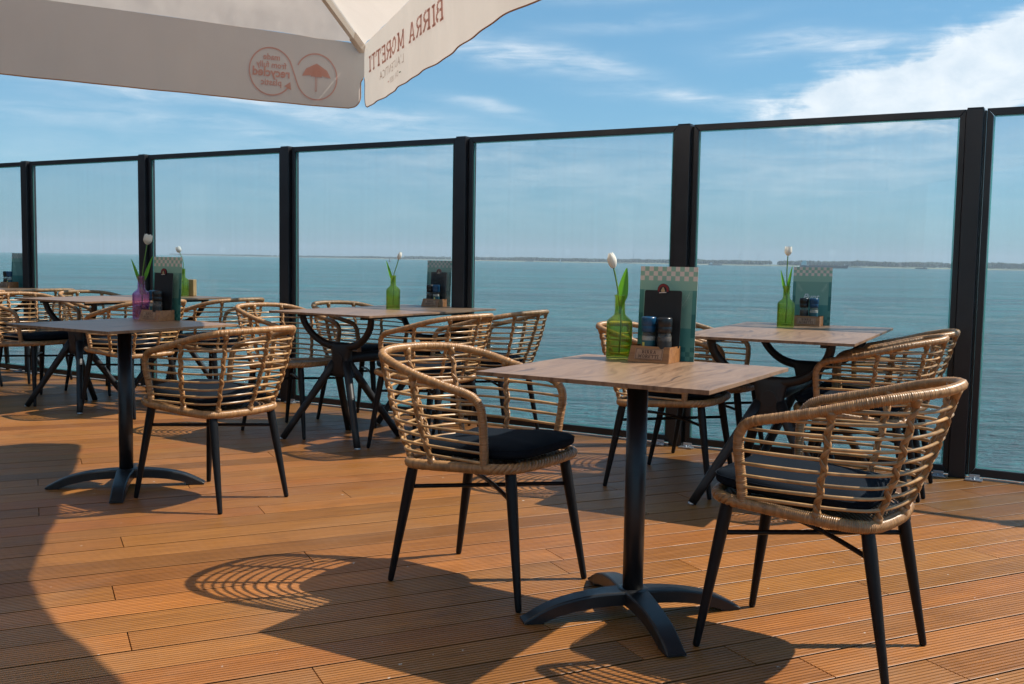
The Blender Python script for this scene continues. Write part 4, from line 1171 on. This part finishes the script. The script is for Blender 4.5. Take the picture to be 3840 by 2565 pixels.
# ------------------------------------------------------------------ parasol
def parasol():
    C0 = np.array([-0.86, 5.88]); L = 4.0
    e1 = np.array([math.cos(rad(210.6)), math.sin(rad(210.6))]); e3 = np.array([math.cos(rad(296.1)), math.sin(rad(296.1))])
    C1 = C0 + e1 * L; C3 = C0 + e3 * L; C2 = C1 + C3 - C0
    cen = (C1 + C3) / 2; ZC, ZA = 2.265, 3.40
    root = empty('parasol', (cen[0], cen[1], 0))
    tag(root, 'large off white parasol with printed hanging edge, seen from below', 'parasol')
    o3 = np.array([cen[0], cen[1], 0.0])
    cs = [C0, C1, C2, C3]
    def smooth_at(x, xs_, ys_): return float(np.interp(x, np.linspace(xs_[0], xs_[-1], 60), np.convolve(np.pad(np.interp(np.linspace(xs_[0], xs_[-1], 60), xs_, ys_), 5, mode='edge'), np.ones(11) / 11, 'valid')))
    def crease(i, t):
        a, b = cs[i], cs[(i + 1) % 4]
        p = a + (b - a) * t
        inn = cen - (a + b) / 2; inn /= np.linalg.norm(inn)
        if i < 3: p = p + inn * 0.17 * 4 * t * (1 - t)
        else:                       # straight from the far corner; unseen outer stretch bulged to shape the deck shadow
            sp = 4.0 * (1 - t)
            d0 = np.array([math.cos(rad(288.6)), math.sin(rad(288.6))]); n0 = np.array([-d0[1], d0[0]])
            p = C0 + d0 * sp * math.cos(rad(7.5)) + n0 * smooth_at(sp, (0, 0.8, 1.8, 2.45, 2.9, 3.4, 4.0), (0, 0.0, 0.0, 0.0, 0.05, 0.30, 4 * math.sin(rad(7.5))))
        return np.array([p[0], p[1], ZC - 0.02 * 4 * t * (1 - t)])
    apex = np.array([cen[0], cen[1], ZA])
    canopy = MB()
    for i in range(4):
        def panel(u, v, i=i):
            p = crease(i, u); q = p + (apex - p) * v
            q[2] -= 0.05 * math.sin(PI * v) * math.sin(PI * u)
            q[2] += (0.022 * math.exp(-((v - 0.075) / 0.05) ** 2) * min(1, 9 * u * (1 - u)) * min(1, v / 0.04))
            # soft puckers running in from the corners
            q[2] += 0.006 * math.sin(70 * u * (1 - u)) * (1 - v) ** 6 * math.exp(-8 * min(u, 1 - u))
            return tuple(q - o3)
        canopy.grid(panel, 40, 24)
    can = canopy.build('canopy', M['canvas'], root)
    def val(i, s, d, inward=0.0, rev=False):
        """point on the hanging valance: s metres along the edge from corner i, d metres below the crease"""
        a, b = cs[i], cs[(i + 1) % 4]; Ln = np.linalg.norm(b - a)
        t = s / Ln
        p = crease(i, min(1, max(0, t)))
        tg = (b - a) / Ln; nr_ = np.array([tg[1], -tg[0]])
        if nr_ @ (cen - (a + b) / 2) > 0: nr_ = -nr_
        fold = 0.006 * math.sin(s * 5.1 + i) + 0.004 * math.sin(s * 11.7 + 2.1 * i) + 0.003 * math.sin(s * 23.0 + i)
        ce = min(s, Ln - s); kc = min(1, max(0, ce / 0.34)); kc = kc * kc * (3 - 2 * kc)
        off = (d * (0.07 if i < 3 else 0.02) + fold * (d / 0.36) ** 1.5) * kc - inward * min(1, 0.2 + ce / 0.05)
        drop = 0.010 * math.sin(s * 2.3 + i)
        return np.array([p[0] + nr_[0] * off, p[1] + nr_[1] * off, p[2] - d * (1 + drop)]) - o3
    HV = 0.36
    for i in range(4):
        Ln = L
        def start(h):
            a = 0.0
            if h > 0.52: a = 0.022 * min(1, (h - 0.52) / 0.07) ** 0.5
            if h > 0.80: a += 0.075 * (1 - math.sqrt(max(0, 1 - ((h - 0.80) / 0.20) ** 2)))
            return a
        def vs(u, v, i=i):
            h = 1 - (1 - v) ** 1.25 if v < 1 else 1.0
            e = start(h); s = e + (Ln - 2 * e) * u
            return tuple(val(i, s, HV * h))
        m = MB(); m.grid(vs, 160, 26)
        vo = m.build('valance', M['canvas'], can)
        hem = [val(i, start(h), HV * h) for h in np.linspace(0.53, 1, 20)] + [val(i, s, HV) for s in np.linspace(0.10, Ln - 0.10, 160)] + [val(i, Ln - start(h), HV * h) for h in np.linspace(1, 0.53, 20)]
        MB().tube(np.array(hem), 0.0030, 6).build('hem', M['hem'], vo)
        IN = 0.0065
        if i == 0:      # recycled-plastic mark and little parasol
            b = MB()
            def put(quad, inn=IN, s0=0, d0=0, mb=b):
                mb.add([val(0, s0 + px, d0 - py, inn) for px, py in quad], [tuple(range(len(quad)))])
            r = 0.121; cR = (0.292, 0.208); cL = (0.552, 0.206)
            def ring(c, a0, a1, n=44, w=0.0068):
                for j in range(n):
                    A = rad(a0 + (a1 - a0) * j / n); B = rad(a0 + (a1 - a0) * (j + 1) / n)
                    q = [((r + w / 2) * math.cos(A), (r + w / 2) * math.sin(A)), ((r + w / 2) * math.cos(B), (r + w / 2) * math.sin(B)), ((r - w / 2) * math.cos(B), (r - w / 2) * math.sin(B)), ((r - w / 2) * math.cos(A), (r - w / 2) * math.sin(A))]
                    put(q, IN, c[0], c[1])
            ring(cR, 25, 340); ring(cL, -140, 160)
            A1, A2 = rad(160), rad(-20)
            pa = (cL[0] + r * math.cos(A1), -cL[1] + r * math.sin(A1)); pb = (cR[0] + r * math.cos(A2), -cR[1] + r * math.sin(A2))
            put(stroke2d(pa, pb, 0.0068), IN)
            A3 = rad(218); px_, py_ = cL[0] + r * math.cos(A3), -cL[1] + r * math.sin(A3)
            put([(px_ + 0.022, py_ + 0.006), (px_ - 0.012, py_ + 0.030), (px_ - 0.018, py_ - 0.012)], IN + 0.0006)
            for quad in ([(-0.008, 0.0), (-0.085, -0.014), (-0.062, 0.026), (-0.006, 0.056)], [(0.008, -0.002), (0.085, -0.014), (0.062, 0.026), (0.006, 0.056)], [(-0.034, -0.012), (0.034, -0.012), (0.004, 0.058), (-0.004, 0.058)]):
                put(quad, IN + 0.0006 * (1 if quad[0][0] == -0.034 else 0), cR[0], cR[1] - 0.012)
            for dx in (-0.005, 0.003): put([(dx, -0.012), (dx + 0.0032, -0.012), (dx + 0.0032, -0.085), (dx, -0.085)], IN, cR[0], cR[1] - 0.012)
            put([(-0.005, -0.085), (0.0062, -0.085), (0.0062, -0.089), (-0.005, -0.089)], IN, cR[0], cR[1] - 0.012)
            ringo = b.build('round_print', M['ink'], vo)
            b = MB()
            for txt, sz, dd, bold in (('made', 0.043, 0.146, 0.0008), ('from fully', 0.043, 0.186, 0.0008), ('recycled', 0.062, 0.231, 0.0018), ('plastic', 0.046, 0.276, 0.0008)):
                V, F, wd = text_mesh(txt, sz, bold)
                b.add([val(0, cL[0] - wd / 2 + px, dd - py, IN) for px, py in V], F)
            b.build('round_lettering', M['ink'], vo)
        if i == 3:      # big lettering; this edge runs from C3 to C0
            qs, wd = slab_letters('BIRRA MORETTI', 0.088, 0.17); xw = slab_letters('BIRRA', 0.088, 0.17)[1]
            s_end = L - 0.17; s0 = s_end - wd * 1.62
            for word in (0, 1):
                b = MB()
                for quad, lay in qs:
                    if (min(px for px, py in quad) > xw + 0.005) != bool(word): continue
                    b.add([val(3, s0 + px * 1.62, 0.182 + 0.030 * (1 - px / wd) - py, IN + 0.0004 * lay) for px, py in quad], [(0, 1, 2, 3)])
                b.build('large_lettering', M['ink'], vo)
            b = MB(); V, F, w2 = text_mesh("L'AUTENTICA", 0.060, 0.0, 0.0, 1.15, 1.45)
            b.add([val(3, L - 0.45 - w2 + px, 0.262 - py, IN) for px, py in V], F)
            V, F, w3 = text_mesh('DAL 1859', 0.040, 0.0, 0.0, 1.1, 1.4)
            sm = L - 0.52 - w2 / 2 + w3 / 2
            b.add([val(3, sm - w3 + px, 0.312 - py, IN) for px, py in V], F)
            b.build('small_lettering', M['inkd'], vo)
            b = MB()
            b.add([val(3, s_, d_, IN) for s_, d_ in ((sm - w3 - 0.05, 0.296), (sm - w3 - 0.02, 0.296), (sm - w3 - 0.02, 0.302), (sm - w3 - 0.05, 0.302))], [(0, 1, 2, 3)]); b.build('green_dash', M['inkg'], vo)
            b = MB()
            b.add([val(3, s_, d_, IN) for s_, d_ in ((sm + 0.02, 0.296), (sm + 0.05, 0.296), (sm + 0.05, 0.302), (sm + 0.02, 0.302))], [(0, 1, 2, 3)]); b.build('red_dash', M['ink'], vo)
    # ribs, corner pockets, hub, pole
    for c in cs:
        a = np.array([c[0], c[1], ZC - 0.020]) - o3; b_ = apex - o3 - np.array([0, 0, 0.06])
        a = a + (b_ - a) * 0.012
        d = b_ - a; ln = np.linalg.norm(d)
        X = Vector(d / ln); Y = Vector((-d[1], d[0], 0)).normalized(); Z = X.cross(Y)
        R = Matrix(((X.x, Y.x, Z.x, a[0]), (X.y, Y.y, Z.y, a[1]), (X.z, Y.z, Z.z, a[2]), (0, 0, 0, 1)))
        m = MB(); m.box((ln / 2, 0, -0.02), (ln, 0.024, 0.038), ch=0.003, M=R); m.build('rib', M['alu'], root)
        m = MB(); m.box((0.05, 0, -0.02), (0.14, 0.034, 0.048), ch=0.006, M=R); m.build('corner_pocket', M['canvas'], root)
    m = MB(); m.tube([(0, 0, ZA - 0.14), (0, 0, ZA - 0.02)], 0.09, 20); m.build('crown_hub', M['alu'], root)
    m = MB(); m.tube([(0, 0, 0.02), (0, 0, ZA)], 0.033, 20); m.build('pole', M['alu'], root)
    m = MB(); m.lathe([(0.060, 0.001), (0.060, 0.012), (0.046, 0.018), (0.042, 0.10)], 24, capt=True); m.build('ground_socket', M['metal'], root)
parasol()

def restaurant():  # unseen building, added so the glass screens have something to reflect
    t = empty('unseen_restaurant', (-11.2, 2.0, -0.10), 0.0)
    tag(t, 'low unseen restaurant building added beside the deck, to be mirrored faintly in the glass screens', 'building')
    MB().box((-2.0, 0, 1.6), (4.0, 26.0, 3.2)).build('wall', M['slate'], t)
    m = MB(); m.box((-1.7, 0, 3.33), (4.9, 26.6, 0.26), ch=0.02); m.build('roof', M['house'], t)
    for i in range(3):
        y = -8.4 + 8.4 * i
        fr_ = MB()
        for (cy_, cz, sy, sz) in ((0, 0.12, 8.0, 0.08), (0, 2.68, 8.0, 0.08), (-3.96, 1.4, 0.08, 2.48), (3.96, 1.4, 0.08, 2.48), (-1.3, 1.4, 0.06, 2.48), (1.3, 1.4, 0.06, 2.48)):
            fr_.box((0.03, y + cy_, cz), (0.06, sy, sz))
        w_ = fr_.build('window_frame', M['frame'], t)
        MB().box((0.012, y, 1.4), (0.016, 7.84, 2.46)).build('window_pane', M['black'], w_)
restaurant()

# ------------------------------------------------------------------ light, sky, air
SUN = Vector((0.612, 0.075, 0.750)).normalized()
elev = math.asin(SUN.z); azim = math.atan2(SUN.x, SUN.y)
sl = bpy.data.lights.new('sun', 'SUN'); so = bpy.data.objects.new('sun', sl); COL.objects.link(so)
sl.energy = 4.2; sl.angle = rad(0.53); sl.color = (1.0, 0.93, 0.82)
so.rotation_euler = SUN.to_track_quat('Z', 'Y').to_euler()
so.location = (20, 3, 25)

w = bpy.data.worlds.new('World'); scene.world = w; w.use_nodes = True
wt = w.node_tree; wt.nodes.clear(); k = NT(wt)
out = k.n('ShaderNodeOutputWorld'); bg = k.n('ShaderNodeBackground'); k.l(bg.outputs[0], out.inputs[0])
sky = k.n('ShaderNodeTexSky', sky_type='NISHITA'); sky.sun_disc = False
sky.sun_elevation = elev; sky.sun_rotation = azim
sky.air_density = 1.0; sky.dust_density = 0.6; sky.ozone_density = 3.0; sky.altitude = 0
tc = k.n('ShaderNodeTexCoord').outputs['Generated']
sp = k.n('ShaderNodeSeparateXYZ'); k.l(tc, sp.inputs[0])
X, Y, Zc = sp.outputs
AZ = k.math('MULTIPLY', k.math('ARCTAN2', X, Y), 180 / PI)
EL = k.math('MULTIPLY', k.math('ARCSINE', Zc), 180 / PI)
cv = k.n('ShaderNodeCombineXYZ'); k.l(AZ, cv.inputs[0]); k.l(EL, cv.inputs[1])
warp = k.n('ShaderNodeTexNoise'); k.l(k.mapping(cv.outputs[0], (0.12, 0.30, 1)), warp.inputs['Vector']); warp.inputs['Scale'].default_value = 1.0; warp.inputs['Detail'].default_value = 5
wm = k.n('ShaderNodeSeparateColor'); k.l(warp.outputs['Color'], wm.inputs[0])
AZw = k.math('ADD', AZ, k.math('MULTIPLY', k.math('SUBTRACT', wm.outputs[0], 0.5), 5.0))
ELw = k.math('ADD', EL, k.math('MULTIPLY', k.math('SUBTRACT', wm.outputs[1], 0.5), 2.2))
fib = k.noise(k.mapping(cv.outputs[0], (0.22, 1.5, 1), rot=(0, 0, 0.10)), 1.0, 7, 0.62, 0.5)
puff = k.noise(k.mapping(cv.outputs[0], (0.42, 0.62, 1)), 1.0, 9, 0.62, 0.3)
def blob(az, el, ra, re, tilt, gain):
    c, s = math.cos(rad(tilt)), math.sin(rad(tilt))
    dx = k.math('SUBTRACT', AZw, az); dy = k.math('SUBTRACT', ELw, el)
    a = k.math('DIVIDE', k.math('ADD', k.math('MULTIPLY', dx, c), k.math('MULTIPLY', dy, s)), ra)
    b = k.math('DIVIDE', k.math('SUBTRACT', k.math('MULTIPLY', dy, c), k.math('MULTIPLY', dx, s)), re)
    r = k.math('ADD', k.math('MULTIPLY', a, a), k.math('MULTIPLY', b, b))
    return k.math('MULTIPLY', k.math('EXPONENT', k.math('MULTIPLY', r, -1.0)), gain)
def addall(l):
    r = l[0]
    for x_ in l[1:]: r = k.math('ADD', r, x_)
    return r
wisps = addall([blob(-17.5, 8.6, 9.0, 0.55, -4, 0.75), blob(-9, 7.6, 7.0, 0.6, -7, 0.5), blob(0.5, 11.1, 5.2, 0.50, -8, 1.0), blob(-2.0, 8.3, 2.4, 0.4, -12, 0.7), blob(3.2, 14.2, 5.0, 0.5, 3, 0.6),
                blob(10.2, 9.0, 4.5, 0.45, -5, 0.7), blob(-24, 7.2, 5, 0.6, -3, 0.35), blob(-12, 6.3, 9, 0.45, -9, 0.45), blob(-2, 5.9, 5, 0.4, -8, 0.4), blob(7, 12.6, 6, 0.35, 6, 0.3), blob(16.5, 11.6, 4.0, 0.6, 1, 0.9)])
mass = addall([blob(24.0, 9.4, 8.0, 2.3, 10, 1.30), blob(17.5, 8.4, 5.0, 1.2, 4, 0.75), blob(29, 11.0, 8.0, 2.6, 8, 1.0), blob(45, 14, 14, 5, 5, 0.9)])
low = addall([blob(4, 4.8, 34, 1.8, 0, 0.42), blob(20, 5.4, 14, 1.2, 3, 0.40), blob(10, 2.5, 40, 1.5, 0, 0.22)])
dW = k.math('MULTIPLY', k.math('MULTIPLY', wisps, 1.05), k.maprange(fib, 0.30, 0.70))
tex = k.math('ADD', k.math('MULTIPLY', k.math('SUBTRACT', puff, 0.5), 1.0), k.math('MULTIPLY', k.math('SUBTRACT', fib, 0.5), 1.5))
dM = k.maprange(k.math('ADD', k.math('MULTIPLY', mass, 0.70), tex), 0.12, 1.05, 0, 0.95, True)
dM = k.math('MULTIPLY', dM, k.math('MULTIPLY', mass, 1.5), clamp=True)
dL = k.math('MULTIPLY', low, k.maprange(fib, 0.2, 0.8))
gen = k.math('MULTIPLY', k.maprange(k.noise(k.mapping(tc, (2.2, 2.2, 7)), 1.0, 7, 0.6, 0.6), 0.52, 0.75), 0.25)
# general high cloud away from the view direction too, for reflections
side = k.maprange(Y, 0.1, 0.45, 1.0, 0.0)
dens = k.math('ADD', k.math('ADD', dW, dM), k.math('ADD', dL, k.math('MULTIPLY', gen, side)), clamp=True)
tint = k.mix(1.0, sky.outputs[0], (0.475, 0.79, 0.89, 1), 'MULTIPLY')
CL = k.mix(k.maprange(puff, 0.35, 0.65), (5.6, 6.3, 6.9, 1), (7.3, 7.6, 7.8, 1))
tint = k.mix(0.42, tint, (1.50, 3.30, 4.95, 1))
skyc = k.mix(k.math('MULTIPLY', dens, 0.85), tint, CL)
k.l(skyc, bg.inputs[0]); bg.inputs[1].default_value = 0.09

HAZE = True
if HAZE:
    hz = MB(); hz.box((0, 4400, 55), (21000, 13000, 2 * 62 + 0.0))
    hm, hnt, ho = new_mat('sea_haze'); kk = NT(hnt)
    pv = kk.n('ShaderNodeVolumePrincipled'); pv.inputs['Color'].default_value = (0.86, 0.93, 1.0, 1); pv.inputs['Density'].default_value = 1.5e-4
    kk.l(pv.outputs[0], ho.inputs['Volume'])
    tag(hz.build('haze', hm), kind='stuff')

# ------------------------------------------------------------------ render settings
scene.render.engine = 'CYCLES'
cy = scene.cycles
cy.use_denoising = True
cy.max_bounces = 10; cy.diffuse_bounces = 3; cy.glossy_bounces = 4; cy.transmission_bounces = 6; cy.transparent_max_bounces = 32; cy.volume_bounces = 0
cy.caustics_reflective = False; cy.caustics_refractive = False
cy.use_adaptive_sampling = False
scene.view_settings.view_transform = 'Standard'; scene.view_settings.look = 'None'
scene.view_settings.exposure = 0.68; scene.view_settings.gamma = 1.0
